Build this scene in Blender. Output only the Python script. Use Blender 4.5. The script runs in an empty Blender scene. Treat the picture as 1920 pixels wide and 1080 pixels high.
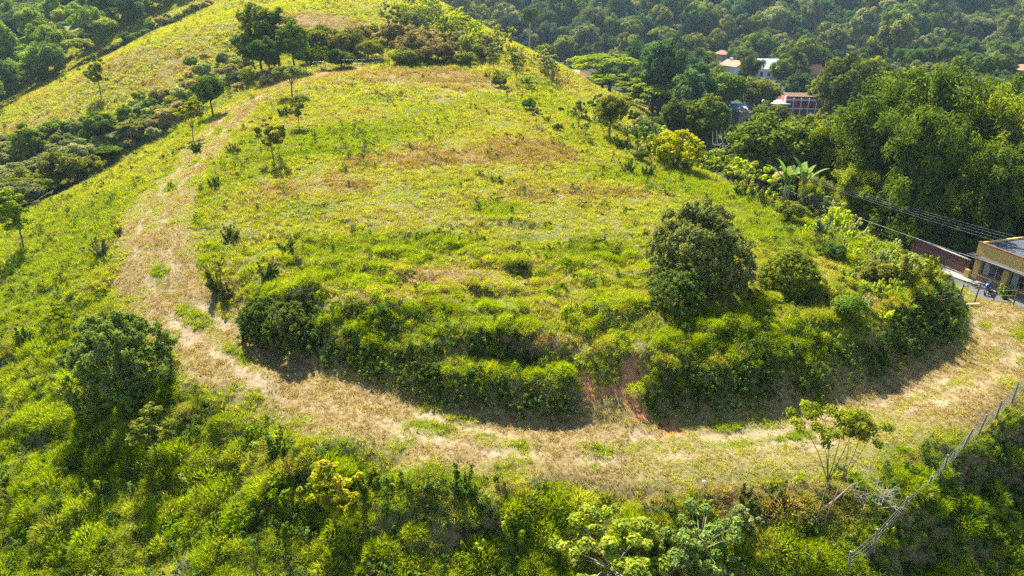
import bpy, bmesh, math, random
import numpy as np
from mathutils import Vector, Matrix

S = bpy.context.scene
COL = S.collection
R = math.radians

# ------------------------------------------------------------------ camera, sky, sun, exposure
CAM_H, PITCH, FPX = 22.0, R(24), 1281.0
cd = bpy.data.cameras.new('camera'); cam = bpy.data.objects.new('camera', cd); COL.objects.link(cam)
cam.location = (0, 0, CAM_H); cam.rotation_euler = (R(90) - PITCH, 0, 0)
cd.sensor_width = 36; cd.lens = 36 * FPX / 1920; cd.clip_start = .5; cd.clip_end = 4000
S.camera = cam

SUN_AZ, SUN_EL = R(-20), R(47)            # azimuth from +Y towards +X
W = bpy.data.worlds.new('World'); S.world = W; W.use_nodes = True
wn = W.node_tree.nodes; wl = W.node_tree.links
sky = wn.new('ShaderNodeTexSky'); sky.sky_type = 'NISHITA'; sky.sun_disc = False
sky.sun_elevation = SUN_EL; sky.sun_rotation = SUN_AZ; sky.air_density = 1.0; sky.dust_density = .8; sky.ozone_density = 1.0
wl.new(sky.outputs[0], wn['Background'].inputs[0]); wn['Background'].inputs[1].default_value = .08
sl = bpy.data.lights.new('sun', 'SUN'); sl.energy = 5.0; sl.angle = R(.53); sl.color = (1, .91, .74)
so = bpy.data.objects.new('sun', sl); COL.objects.link(so)
sd = Vector((math.sin(SUN_AZ) * math.cos(SUN_EL), math.cos(SUN_AZ) * math.cos(SUN_EL), math.sin(SUN_EL)))
so.rotation_euler = sd.to_track_quat('Z', 'Y').to_euler(); so.location = sd * 200
vs = S.view_settings
vs.view_transform = 'Standard'; vs.look = 'None'; vs.gamma = 1; vs.use_curve_mapping = False; vs.exposure = 1.84
S.cycles.use_denoising = False
S.cycles.max_bounces = 3; S.cycles.diffuse_bounces = 2; S.cycles.transmission_bounces = 2
S.cycles.use_adaptive_sampling = True; S.cycles.adaptive_threshold = .022; S.cycles.adaptive_min_samples = 12
S.cycles.transparent_max_bounces = 6; S.cycles.glossy_bounces = 2; S.cycles.volume_bounces = 0
S.cycles.sample_clamp_indirect = 3.0; S.cycles.caustics_reflective = False; S.cycles.caustics_refractive = False

# ------------------------------------------------------------------ noise
def _tab(seed):
    r = np.random.default_rng(seed); return r.random((256, 256))
_T = [_tab(i) for i in range(6)]
def vn(x, y, s=0):
    x = np.asarray(x, float); y = np.asarray(y, float)
    i = np.floor(x).astype(int); j = np.floor(y).astype(int); u = x - i; v = y - j
    u = u * u * (3 - 2 * u); v = v * v * (3 - 2 * v); T = _T[s % 6]; a = i & 255; b = (i + 1) & 255; c = j & 255; d = (j + 1) & 255
    return (T[a, c] * (1 - u) + T[b, c] * u) * (1 - v) + (T[a, d] * (1 - u) + T[b, d] * u) * v
def fbm(x, y, sc, o=4, s=0):
    t = 0; a = .5; f = 1 / sc
    for k in range(o):
        t = t + a * vn(np.asarray(x) * f + 17.3 * k + 5 * s, np.asarray(y) * f + 9.1 * k, s + k); a *= .5; f *= 2.03
    return t / (1 - .5 ** o)
def sst(a, b, x):
    t = np.clip((x - a) / (b - a), 0, 1); return t * t * (3 - 2 * t)

# ------------------------------------------------------------------ terrain: survey points joined by a smooth surface
def sight(x, y, z):
    """the point at height z that the photograph shows at pixel x, y"""
    u = (x - 960) / FPX; v = (540 - y) / FPX
    dy = math.cos(PITCH) + v * math.sin(PITCH); dz = -math.sin(PITCH) + v * math.cos(PITCH); t = (z - CAM_H) / dz
    return (u * t, dy * t, z)
SV = '''1915 590 0 1880 640 0 1800 720 0 1600 790 0 1700 760 0 1400 850 0 1300 820 0 1100 830 0 1000 820 0 900 810 .1 800 795 .2 700 775 .3 600 745 .5
500 700 .8 430 650 1.1 360 600 1.5 330 560 1.8 290 500 2.4 270 450 3 290 400 3.5 330 340 4.2 380 280 5 430 220 6 480 180 7 550 150 7.8 640 130 8.5
700 480 3.6 820 490 3.6 900 560 3.1 1000 550 3.2 1150 520 3.5 1300 560 3 1300 480 3.7 1500 560 2.9 1500 480 3.3 1650 540 2.7 1600 480 2.7
500 480 3.2 440 400 3.9 420 350 4.6 470 270 5.4 560 200 7 640 150 8.5 700 400 4.2 960 400 4.2 1200 400 4 1400 400 3.2 600 330 5 800 330 5 1000 330 4.9 1200 330 4.3 1340 350 3
700 250 6 900 250 6 1050 250 5.6 1150 250 4.8 700 180 7.4 850 180 7.4 1000 190 6.6 1080 210 5.6 700 130 8.8 830 120 9 900 125 8.8 950 150 7.8
720 95 10.3 600 110 9.3 500 100 9.8 760 60 12.8 600 40 14.8 700 30 15.5 450 40 15 800 20 16.5 870 60 13 990 130 8.5 920 90 11 600 0 18.5 500 10 16.8
1100 200 5 1200 270 3 1340 330 1.4 1500 390 1.2 1640 452 2.0 1580 425 1.8 1690 474 2.1 1720 490 1.9
0 1080 -4 300 1080 -3.5 640 1080 -3 960 1080 -2.8 1300 1080 -2.5 1560 1080 -2.3
590 845 .3 800 878 0 1000 897 0 1300 912 0 1500 902 0 1650 855 0 1780 800 0 1860 740 0
1915 722 0 1870 772 -.1 1840 802 -.3 1775 875 -.6 1700 960 -1.1 1640 1020 -1.8 1590 1075 -2.2
1920 810 -1.2 1870 880 -1.9 1780 1000 -3.0 1900 960 -4.6 1850 1080 -5 1700 1080 -4 1910 1080 -5.2
0 900 -3 100 760 -1.7 0 650 -2 150 600 0 100 540 .2 0 560 -1.4 200 480 1.6 225 765 -.6 330 715 .6 400 760 .3 480 815 -.4 400 900 -2 200 900 -2.6 600 950 -1.5 800 985 -1.6 1000 1005 -1.6
1200 1000 -1.4 1400 985 -1.2 1500 1000 -1.3 0 760 -2.4
200 350 2 100 400 0 0 450 -2 260 300 3 300 280 4 60 500 -.4
100 230 -1 200 180 3 300 120 8 380 60 13 250 90 10 180 120 5 0 280 -4 150 150 4 300 200 3 400 130 8 350 230 4.3
0 200 -5 50 50 8'''
P = np.array([float(v) for v in SV.split()]).reshape(-1, 3)
P3 = [sight(*p) for p in P]
# toe and crest of the cut bank (broken by the washed-out gap) and of the low terrace above it, surveyed every metre
LINES = ['1818 565 -.3 1815 600 0 1795 645 0 1700 712 0 1560 757 0 1400 778 0 1280 778 0 1225 790 0', '1130 795 0 1000 793 0 850 768 .1 740 738 .3 640 706 .5 560 670 .7 480 612 1.2 430 560 1.8',
         '1772 512 2.0 1752 530 2.7 1722 558 2.75 1640 608 2.6 1500 652 2.4 1380 677 2.2 1270 692 2.0 1235 702 1.8', '1075 700 2.0 1060 700 2.1 950 695 2.1 850 685 2.1 740 655 2.1 640 635 2.2 560 580 2.6 480 540 2.7',
         '1150 690 1.9 1160 730 1.1 1175 765 .45', '500 545 3.1 640 578 3.3 760 597 3.2 850 617 3.1 960 637 2.95 1100 642 2.9 1250 638 3.0', '620 612 2.35 760 640 2.25 900 660 2.2 1000 670 2.2']
for s in LINES:
    q = [Vector(sight(*p)) for p in np.array(s.split(), float).reshape(-1, 3)]
    for a, b in zip(q, q[1:]):
        k = max(1, round((b - a).length / .9))
        for i in range(k + (b is q[-1])): P3.append(tuple(a.lerp(b, i / k)))
P3 += [(-75, 88, -7), (-95, 98, -8), (-62, 92, -5), (-50, 100, -.5), (-70, 70, -6), (-100, 60, -9), (-80, 40, -8), (-60, 30, -8), (-45, 14, -9), (-120, 120, -9),
       (0, 12, -8), (-25, 10, -9), (28, 12, -9), (48, 22, -6), (50, 32, -3.5), (0, -40, -16), (-80, -60, -18), (90, -60, -14), (90, 10, -6), (0, -200, -20), (300, -200, -20), (-300, -200, -20),
       (38, 47, -.2), (34, 48.2, -.4), (45, 45, -3.2), (40.5, 51, -3.3), (44, 52, -3.6), (40, 57, -3.8), (44, 60, -3.8), (50, 56, -3.8), (55, 62, -3.9), (60, 45, -3.6), (37.5, 64, -4), (36, 70, -4.2), (40, 70, -4.2), (33, 82, -4.7), (32, 74, -3), (40, 82, -4.9), (27, 89, -3.2), (29, 96, -5.4), (24, 100, -3.2), (35, 98, -5.8), (31, 112, -6.5), (25, 116, -4.6), (37, 128, -7.6), (46, 120, -7.8), (55, 80, -5),
       (60, 110, -8), (80, 190, -11), (120, 190, -11), (90, 290, -11), (150, 270, -11), (200, 200, -11), (100, 60, -5), (130, 120, -9), (45, 150, -9), (40, 200, -10), (25, 140, -4), (12, 160, 5), (50, 160, -9.5), (22, 180, -4), (18, 230, -8),
       (70, 240, -11), (20, 300, -11), (-20, 310, -11), (220, 290, -11), (300, 250, -11), (200, 90, -8), (300, 100, -8), (400, 200, -8), (150, 40, -6),
       (-4, 240, 4), (-20, 200, 18), (-60, 220, 24), (-60, 290, 20), (-110, 230, 18), (-150, 260, 16), (-150, 190, -3), (-140, 165, -6), (-125, 150, -7), (-180, 200, -5), (-190, 150, -9), (-220, 260, 14), (-250, 200, 0), (-200, 330, 34), (-100, 340, 30), (-300, 300, 30), (-300, 150, -6),
       (-110, 168, 1), (-100, 185, 6), (-85, 175, 12)]
for x in (-500, -300, -100, 0, 100, 200, 300, 450, 650):
    e = 14 * math.sin(x * .013) + 9 * math.sin(x * .031 + 1)
    for y, z in ((352, -10.5), (385, -7), (430, 3 + e * .3), (500, 20 + e * .5), (600, 48 + e), (720, 76 + e), (900, 96 + e), (1200, 110)):
        if x < -50 and y < 450: continue
        P3.append((x, y, z if x > -50 else z + 30))
P3 = np.array(P3)
_c = P3[:, :2]
def _solve():
    d = np.sqrt(((_c[:, None] - _c[None]) ** 2).sum(-1) + .01); n = len(_c)
    A = np.zeros((n + 3, n + 3)); A[:n, :n] = d - np.eye(n) * .15; A[:n, n] = 1; A[:n, n + 1:] = _c; A[n, :n] = 1; A[n + 1:, :n] = _c.T
    return np.linalg.solve(A, np.concatenate([P3[:, 2], np.zeros(3)]))
_w = _solve()
def base_z(x, y):
    x = np.asarray(x, float); y = np.asarray(y, float); q = np.stack([x.ravel(), y.ravel()], 1); out = np.empty(len(q)); n = len(_c)
    for i in range(0, len(q), 8000):
        b = q[i:i + 8000]; d = np.sqrt((b[:, :1] - _c[:, 0]) ** 2 + (b[:, 1:] - _c[:, 1]) ** 2 + .01)
        out[i:i + 8000] = d @ _w[:n] + _w[n] + b @ _w[n + 1:]
    return out.reshape(x.shape)

def axis(a, b, step, lo, hi, g=1.09, mx=14):
    c = list(np.arange(a, b + 1e-6, step)); s = step
    while c[-1] < hi: s = min(s * g, mx); c.append(c[-1] + s)
    s = step
    while c[0] > lo: s = min(s * g, mx); c.insert(0, c[0] - s)
    return np.array(c)
GX = axis(-42, 46, .33, -560, 700); GY = np.concatenate([axis(17, 52, .3, -220, 52), axis(52.45, 150, .5, 52.4, 1250)[0:]])
GY = np.unique(np.round(GY, 3))
MX, MY = np.meshgrid(GX, GY)
MZ = base_z(MX, MY)

def poly_mask(pts, X, Y):
    ins = np.zeros(X.shape, bool); n = len(pts)
    for i in range(n):
        x1, y1 = pts[i][:2]; x2, y2 = pts[(i + 1) % n][:2]
        c = ((y1 > Y) != (y2 > Y)) & (X < (x2 - x1) * (Y - y1) / (y2 - y1 + 1e-12) + x1); ins ^= c
    return ins
def line_dist(pts, X, Y):
    """distance to a polyline, and how far along it (0..n-1)"""
    d = np.full(X.shape, 1e9); t = np.zeros(X.shape)
    for i in range(len(pts) - 1):
        ax, ay = pts[i][:2]; bx, by = pts[i + 1][:2]; L = (bx - ax) ** 2 + (by - ay) ** 2
        u = np.clip(((X - ax) * (bx - ax) + (Y - ay) * (by - ay)) / L, 0, 1)
        q = np.hypot(X - ax - u * (bx - ax), Y - ay - u * (by - ay)); m = q < d; d[m] = q[m]; t[m] = (i + u)[m]
    return d, t
def _bil(G, x, y):
    x = np.asarray(x, float); y = np.asarray(y, float)
    i = np.clip(np.searchsorted(GX, x) - 1, 0, len(GX) - 2); j = np.clip(np.searchsorted(GY, y) - 1, 0, len(GY) - 2)
    u = np.clip((x - GX[i]) / (GX[i + 1] - GX[i]), 0, 1); v = np.clip((y - GY[j]) / (GY[j + 1] - GY[j]), 0, 1)
    return (G[j, i] * (1 - u) + G[j, i + 1] * u) * (1 - v) + (G[j + 1, i] * (1 - u) + G[j + 1, i + 1] * u) * v
def gz(x, y): return _bil(MZ, x, y)
_ts = np.geomspace(14, 1500, 2600)
def px(x, y):
    """where the line of sight through photograph pixel x, y meets the ground"""
    u = (x - 960) / FPX; v = (540 - y) / FPX
    dy = math.cos(PITCH) + v * math.sin(PITCH); dz = -math.sin(PITCH) + v * math.cos(PITCH)
    X = u * _ts; Y = dy * _ts; Z = CAM_H + dz * _ts
    b = np.nonzero(Z < gz(X, Y))[0]; k = b[0] if len(b) else len(_ts) - 1
    return (X[k], Y[k], float(gz(X[k], Y[k])))
def pxl(s): 
    v = [float(a) for a in s.split()]; return [px(v[i], v[i + 1]) for i in range(0, len(v), 2)]

# ------------------------------------------------------------------ what grows where
ROAD = pxl('1990 560 1900 630 1800 715 1650 780 1450 835 1250 835 1050 835 900 825 760 795 620 755 500 700 420 640 350 585 310 530 280 470 285 410 325 345 375 285 425 225 480 180 560 150 640 132')
RW = np.array([4.2, 4.2, 3.7, 3.2, 3.1, 2.9, 2.7, 2.6, 2.6, 2.7, 2.9, 3, 3, 3.2, 3.6, 3.6, 3.4, 3.2, 3.2, 3.6, 5, 5, 4]) * np.array([1.1] * 12 + [.95] * 11)
FORE = pxl('-160 1180 -160 640 60 640 200 700 330 715 480 780 590 848 800 880 1000 898 1300 914 1500 904 1650 858 1780 806 1880 745 2050 640 2200 1180')
HEDGE = pxl('1560 1100 1640 1025 1700 965 1775 880 1840 806 1900 742 1990 680')
SOIL = pxl('1085 690 1105 722 1150 735 1180 760 1230 795 1300 812')
SOIL2 = pxl('1180 690 1172 730 1190 765')
TRACK1 = pxl('1840 590 1870 640 1850 690 1760 735 1640 775 1500 815 1330 835 1180 842 1000 838 860 815 720 770 600 735')
TRACK2 = pxl('300 585 340 620 400 670 460 700 560 735')
TERR = pxl('480 540 640 582 760 602 850 622 960 642 1100 648 1250 642')
def road_m(X, Y):
    d, t = line_dist(ROAD, X, Y); w = np.interp(t, range(len(RW)), RW); n = (fbm(X, Y, 3.1, 3, 2) - .5) * 1.6
    return 1 - sst(.72, 1.18, d / w + n * .28)
def fore_m(X, Y):
    n = 1.2 * (fbm(X, Y, 2.5, 3, 1) - .5); return poly_mask(FORE, X + n, Y + n).astype(float)
PATCH = [  # pixel, reach in m across and in depth, dryness, growth (1 = knee high)
    (900, 290, 13, 3.0, .62, .10), (760, 300, 9, 2.2, .55, .1), (1000, 270, 7, 2, .55, .1), (640, 255, 7, 3, -.75, .5), (620, 285, 6, 3, -.6, .4), (800, 150, 15, 9, .42, -.1), (760, 135, 8, 4, .5, -.1),
    (700, 400, 8, 4, .05, 0), (620, 350, 7, 3, .4, -.05), (1130, 360, 7, 3, .4, 0), (1000, 375, 6, 2, .3, 0), (930, 390, 2, 2, -.8, .5), (770, 460, 5, 2.2, -.7, .6), (1100, 470, 5, 2, -.6, .6), (820, 520, 3, 1.5, .55, -.2), (700, 560, 3, 1, .4, -.1),
    (1180, 500, 3, 2, .3, .1), (1230, 330, 6, 3, -.5, .2), (1310, 350, 6, 4, -.5, .2), (1550, 440, 7, 6, -.4, .4), (1500, 450, 5, 3, -.4, .3), (1430, 640, 5, 1.6, -.8, .6), (1380, 630, 4, 1.4, -.6, .5), (1600, 560, 4, 2, .2, .3),
    (850, 620, 7, .8, -.7, .6), (700, 595, 5, .8, -.7, .5), (850, 690, 8, .6, -.6, .6), (700, 645, 4, .6, -.5, .5), (960, 690, 4, .6, -.4, .4), (940, 655, 6, .5, .45, 0),
    (180, 400, 9, 5, -.25, .1), (60, 540, 8, 6, -.2, .2), (170, 520, 5, 4, .2, 0), (430, 590, 3, 1.5, .1, 0), (490, 470, 5, 4, .1, .1), (620, 470, 4, 2, -.3, .3), (580, 520, 4, 2, -.4, .3), (520, 400, 5, 3, .1, .1),
    (100, 900, 6, 5, -.4, .4), (430, 780, 2.5, 2, -.3, .2), (440, 715, 2, 1, -.5, .2), (700, 830, 2, .8, -.5, .2), (740, 840, 2, .6, -.4, .2), (1100, 870, 2.2, .8, -.5, .5), (1750, 765, 2, 1, -.5, .2), (1560, 870, 3, 1.2, -.6, .5),
    (1320, 930, 6, .9, .4, -.1), (1000, 920, 5, .6, .2, 0), (1650, 930, 3, 2, .5, 0), (1100, 960, 3, 1.5, .2, 0), (640, 960, 3, 1.4, -.2, .2), (1500, 940, 3, 1.2, .5, -.1), (870, 985, 2, 1.2, .4, -.1), (500, 900, 2, 1.5, .3, -.1),
    (600, 40, 9, 6, .8, -.3), (400, 35, 7, 8, -.1, .1), (250, 130, 20, 14, .10, 0), (100, 250, 20, 10, .05, .1), (450, 190, 6, 5, .35, 0), (870, 95, 8, 7, -.1, .3), (1040, 140, 4, 10, .45, .3), (1000, 170, 4, 10, -.2, .3), (1130, 240, 6, 8, .1, .3), (1420, 380, 4, 5, -.2, .4),
]
PATCH = [(px(a, b), c, d, e, f * .6) for a, b, c, d, e, f in PATCH]
def growth(X, Y):
    """dryness 0..1, growth height factor 0..1, bare soil 0..1 at ground points"""
    rd = road_m(X, Y); fo = fore_m(X, Y)
    n1 = fbm(X, Y, 9, 4, 0); n2 = fbm(X, Y, 2.2, 3, 3); n3 = fbm(X, Y * .75, 1.1, 2, 4)
    dry = .33 + (n1 - .5) * .8 + (n2 - .5) * .45; gr = .26 + (n1 - .5) * -.15 + (n2 - .5) * .45
    dry = dry * (1 - fo) + fo * (.20 + (n2 - .5) * .9 + (n1 - .5) * .5); gr = gr * (1 - fo) + fo * (.72 + (n2 - .5) * .5)
    lf = sst(-22, -32, X) * (1 - fo) * sst(90, 75, Y); dry = dry - .14 * lf; gr = gr + .12 * lf
    fr = sst(44, 36, Y) * (1 - fo) * (1 - rd); gr = gr + .06 * fr; dry = dry - .08 * fr
    dry = dry + .10 * sst(100, 120, Y)
    for (c, a, b, e, f) in PATCH:
        q = np.exp(-(((X - c[0]) / a) ** 2 + ((Y - c[1]) / b) ** 2) * 1.2); q = q * (.55 + .9 * n2); dry = dry + e * q; gr = gr + f * q
    d, _ = line_dist(HEDGE, X, Y); he = np.exp(-((d - .9) / 1.1) ** 2); dry = dry - .5 * he; gr = gr + .35 * he
    gr = gr * (1 - rd) + rd * (.07 + .16 * sst(.5, .75, n2)); dry = dry * (1 - rd) + rd * (.80 - .5 * sst(.5, .72, n2) - .28 * sst(.5, .7, n1))
    rc, _ = line_dist(ROAD, X, Y); rut = np.exp(-((rc - .95 + (n3 - .5) * .5) / .28) ** 2) * rd; mid = np.exp(-(rc / .55) ** 2) * rd; dry = dry - .38 * mid * sst(.35, .6, n2) + .15 * rut; gr = gr + .10 * mid * sst(.35, .6, n2)
    s1, t1 = line_dist(SOIL, X, Y); s2, _ = line_dist(SOIL2, X, Y); soil = np.maximum(sst(.75, .25, s1 + (n3 - .5) * 1.5 + .08 * t1), sst(.8, .25, s2 + (n3 - .5)))
    k1, _ = line_dist(TRACK1, X, Y); k2, _ = line_dist(TRACK2, X, Y)
    trk = np.maximum(sst(.45, .1, np.abs(k1 - .75 + (n3 - .5) * .8)) * .6, sst(.5, .1, k2 + (n3 - .5) * .8)) * sst(.36, .55, n2); trk = np.maximum(trk, rut * .75 * sst(.38, .6, n2))
    return np.clip(dry, 0, 1), np.clip(gr, .04, 1.1), np.clip(soil, 0, 1), trk * rd

def terrace(X, Y):
    """old contour benches round the front of the knoll: position within a step (0..1, drop at the end) and how marked it is"""
    rr = np.hypot((X - 3) * .72, Y - 68); t = np.mod(rr / 3.3 + 1.1 * (fbm(X, Y, 7, 2, 5) - .5), 1); m = sst(60, 50, Y) * (1 - fore_m(X, Y)) * (road_m(X, Y) < .02) * sst(.36, .55, fbm(X, Y, 4.5, 2, 0)) * sst(36, 28, X) * sst(-24, -16, X)
    return t, m
# small relief: hummocks where it grows thick, rills on the bare bank
STREET = [(58, 27), (49.5, 42), (43.8, 52), (40.4, 60), (37.3, 70), (33, 84), (29.8, 97), (31.5, 113), (37, 130), (50, 160), (62, 200)]
SZ = [float(gz(*p)) for p in STREET]
_d, _t = line_dist(STREET, MX, MY); _k = sst(5.2, 2.9, _d); _k2 = sst(1.2, 0, np.hypot(np.maximum(np.abs(MX - 48) - 4, 0), np.maximum(np.abs(MY - 57.5) - 4.5, 0)))
MZ = MZ * (1 - _k) + (np.interp(_t, range(len(SZ)), SZ) - .08) * _k; MZ = MZ * (1 - _k2) - 3.88 * _k2
near = sst(190, 120, MY) * sst(-130, -100, MX) * sst(80, 60, MX) * (1 - _k) * (1 - _k2)
DRY, GRO, SOL, TRK = growth(MX, MY)
RIDGES = (fbm(MX + 3 * fbm(MX, MY, 6, 2, 5), MY * 1.6, 3.2, 3, 1) - .5)
FO = fore_m(MX, MY)
MZ = MZ + near * (RIDGES * (.3 + 1.15 * FO + .5 * GRO + .8 * sst(58, 44, MY) * (1 - FO)) * (1 - .8 * road_m(MX, MY)) + (fbm(MX, MY, .9, 2, 2) - .5) * (.10 + .25 * FO) - TRK * .07 - SOL * .55 * (fbm(MX * 1.4, MY * .35, .55, 3, 4)))
_tt, _tm = terrace(MX, MY); MZ = MZ + near * _tm * .42 * (np.where(_tt < .78, _tt / .78, (1 - _tt) / .22) - .5)
_sl = np.hypot(np.gradient(MZ, axis=1) / np.gradient(MX, axis=1), np.gradient(MZ, axis=0) / np.gradient(MY, axis=0))
def slope(x, y): return _bil(_sl, x, y)

# ------------------------------------------------------------------ materials
MATS = {}
def mk(name):
    m = bpy.data.materials.new(name); m.use_nodes = True; n = m.node_tree.nodes; l = m.node_tree.links; n.clear()
    o = n.new('ShaderNodeOutputMaterial'); MATS[name] = m; return m, n, l, o
def plain(name, col, rough=.7, noise=.25, scale=3., bump=0., metal=0., spec=.3):
    m, n, l, o = mk(name); b = n.new('ShaderNodeBsdfPrincipled'); b.inputs['Roughness'].default_value = rough; b.inputs['Metallic'].default_value = metal; b.inputs['Specular IOR Level'].default_value = spec
    tc = n.new('ShaderNodeTexCoord'); t = n.new('ShaderNodeTexNoise'); t.inputs['Scale'].default_value = scale; t.inputs['Detail'].default_value = 5; l.new(tc.outputs['Object'], t.inputs[0])
    mx = n.new('ShaderNodeMix'); mx.data_type = 'RGBA'; mx.inputs[6].default_value = (*[c * (1 - noise) for c in col], 1); mx.inputs[7].default_value = (*[min(1, c * (1 + noise)) for c in col], 1)
    l.new(t.outputs[0], mx.inputs[0]); l.new(mx.outputs[2], b.inputs[0]); l.new(b.outputs[0], o.inputs[0])
    if bump:
        bp = n.new('ShaderNodeBump'); bp.inputs[0].default_value = bump; bp.inputs[1].default_value = .05; l.new(t.outputs[0], bp.inputs['Height']); l.new(bp.outputs[0], b.inputs['Normal'])
    return m
def leafmat(name, mode, trans=.42, gloss=.04, warm=(1.22, 1.2, .40)):
    """thin leaf: reflects its colour, lets a warmer green through. mode: INSTANCER (per plant tint) or OBJECT (object colour x leaf colour)"""
    m, n, l, o = mk(name)
    vc = n.new('ShaderNodeAttribute'); vc.attribute_name = 'lc'
    if mode == 'INSTANCER':
        a = n.new('ShaderNodeAttribute'); a.attribute_type = 'INSTANCER'; a.attribute_name = 'tint'; ac = a.outputs['Color']
    else:
        a = n.new('ShaderNodeObjectInfo'); ac = a.outputs['Color']
    mu = n.new('ShaderNodeMix'); mu.data_type = 'RGBA'; mu.blend_type = 'MULTIPLY'; mu.inputs[0].default_value = 1; l.new(ac, mu.inputs[6]); l.new(vc.outputs['Color'], mu.inputs[7])
    w = n.new('ShaderNodeMix'); w.data_type = 'RGBA'; w.blend_type = 'MULTIPLY'; w.inputs[0].default_value = 1; l.new(mu.outputs[2], w.inputs[6]); w.inputs[7].default_value = (*warm, 1)
    d = n.new('ShaderNodeBsdfDiffuse'); t = n.new('ShaderNodeBsdfTranslucent'); l.new(mu.outputs[2], d.inputs[0]); l.new(w.outputs[2], t.inputs[0])
    s = n.new('ShaderNodeMixShader'); s.inputs[0].default_value = trans; l.new(d.outputs[0], s.inputs[1]); l.new(t.outputs[0], s.inputs[2])
    g = n.new('ShaderNodeBsdfGlossy'); g.inputs['Roughness'].default_value = .5; g.inputs[0].default_value = (1, 1, 1, 1)
    s2 = n.new('ShaderNodeMixShader'); s2.inputs[0].default_value = gloss; l.new(s.outputs[0], s2.inputs[1]); l.new(g.outputs[0], s2.inputs[2]); l.new(s2.outputs[0], o.inputs[0])
    return m
GRASS_M = leafmat('grass_blades', 'INSTANCER', .45, 0.)
LEAF_I = leafmat('forest_leaves', 'INSTANCER', .34, 0.)
LEAF_M = leafmat('leaves', 'OBJECT', .36, 0.)
BARK = plain('bark', (.17, .13, .09), .9, .35, 6, .4)
PALEBARK = plain('pale_bark', (.36, .31, .24), .9, .3, 6, .3)

# ------------------------------------------------------------------ mesh helpers
def mesh(name, V, F, mat, lc=None, smooth=False):
    """V (n,3); F (m,k) index array or list of lists; lc = per vertex colour"""
    me = bpy.data.meshes.new(name); V = np.asarray(V, np.float32)
    if isinstance(F, np.ndarray):
        k = F.shape[1]; me.vertices.add(len(V)); me.vertices.foreach_set('co', V.ravel()); me.loops.add(F.size); me.loops.foreach_set('vertex_index', F.ravel().astype(np.int32))
        me.polygons.add(len(F)); me.polygons.foreach_set('loop_start', np.arange(0, F.size, k, dtype=np.int32)); me.update(calc_edges=True)
    else: me.from_pydata(V.tolist(), [], F); me.update()
    if lc is not None:
        a = me.attributes.new('lc', 'FLOAT_COLOR', 'POINT'); c = np.ones((len(V), 4), np.float32); c[:, :3] = lc; a.data.foreach_set('color', c.ravel())
    if mat: me.materials.append(mat)
    if smooth: me.polygons.foreach_set('use_smooth', np.ones(len(me.polygons), bool))
    return me
def link(name, me, parent=None, loc=None, rz=0, scale=None, color=None):
    o = bpy.data.objects.new(name, me); COL.objects.link(o)
    if parent: o.parent = parent
    if loc is not None: o.location = loc
    o.rotation_euler = (0, 0, rz)
    if scale is not None: o.scale = scale if hasattr(scale, '__len__') else (scale,) * 3
    if color is not None: o.color = (*color, 1)
    return o
def tag(o, label, cat, group=None):
    o['label'] = label; o['category'] = cat
    if group: o['group'] = group
    return o
def thing(name, label, cat, loc=(0, 0, 0), rz=0, group=None, scale=None):
    o = link(name, None, None, loc, rz, scale); return tag(o, label, cat, group)
class MB:
    """collects boxes, bars and tubes into one mesh"""
    def __init__(s): s.v = []; s.f = []
    def add(s, v, f):
        k = len(s.v); s.v += [tuple(map(float, p)) for p in v]; s.f += [[i + k for i in q] for q in f]; return s
    def box(s, x0, y0, z0, x1, y1, z1):
        return s.add([(x0, y0, z0), (x1, y0, z0), (x1, y1, z0), (x0, y1, z0), (x0, y0, z1), (x1, y0, z1), (x1, y1, z1), (x0, y1, z1)], [[0, 3, 2, 1], [4, 5, 6, 7], [0, 1, 5, 4], [1, 2, 6, 5], [2, 3, 7, 6], [3, 0, 4, 7]])
    def tube(s, pts, rad, n=6, cap=True):
        pts = [Vector(p) for p in pts]; rad = [rad] * len(pts) if not hasattr(rad, '__len__') else rad; v = []; f = []
        for i, p in enumerate(pts):
            d = (pts[min(i + 1, len(pts) - 1)] - pts[max(i - 1, 0)]).normalized(); a = d.orthogonal().normalized() if i == 0 else (a - d * a.dot(d)).normalized(); b = d.cross(a)
            v += [p + (a * math.cos(6.2832 * k / n) + b * math.sin(6.2832 * k / n)) * rad[i] for k in range(n)]
        for i in range(len(pts) - 1):
            for k in range(n): f.append([i * n + k, i * n + (k + 1) % n, (i + 1) * n + (k + 1) % n, (i + 1) * n + k])
        if cap: f.append(list(range(n))[::-1]); f.append([(len(pts) - 1) * n + k for k in range(n)])
        return s.add(v, f)
    def data(s, name, mat, smooth=False): return mesh(name, np.array(s.v), s.f, mat, None, smooth)
    def build(s, name, mat, parent=None, smooth=False, **k): return link(name, s.data(name, mat, smooth), parent, **k)

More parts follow.
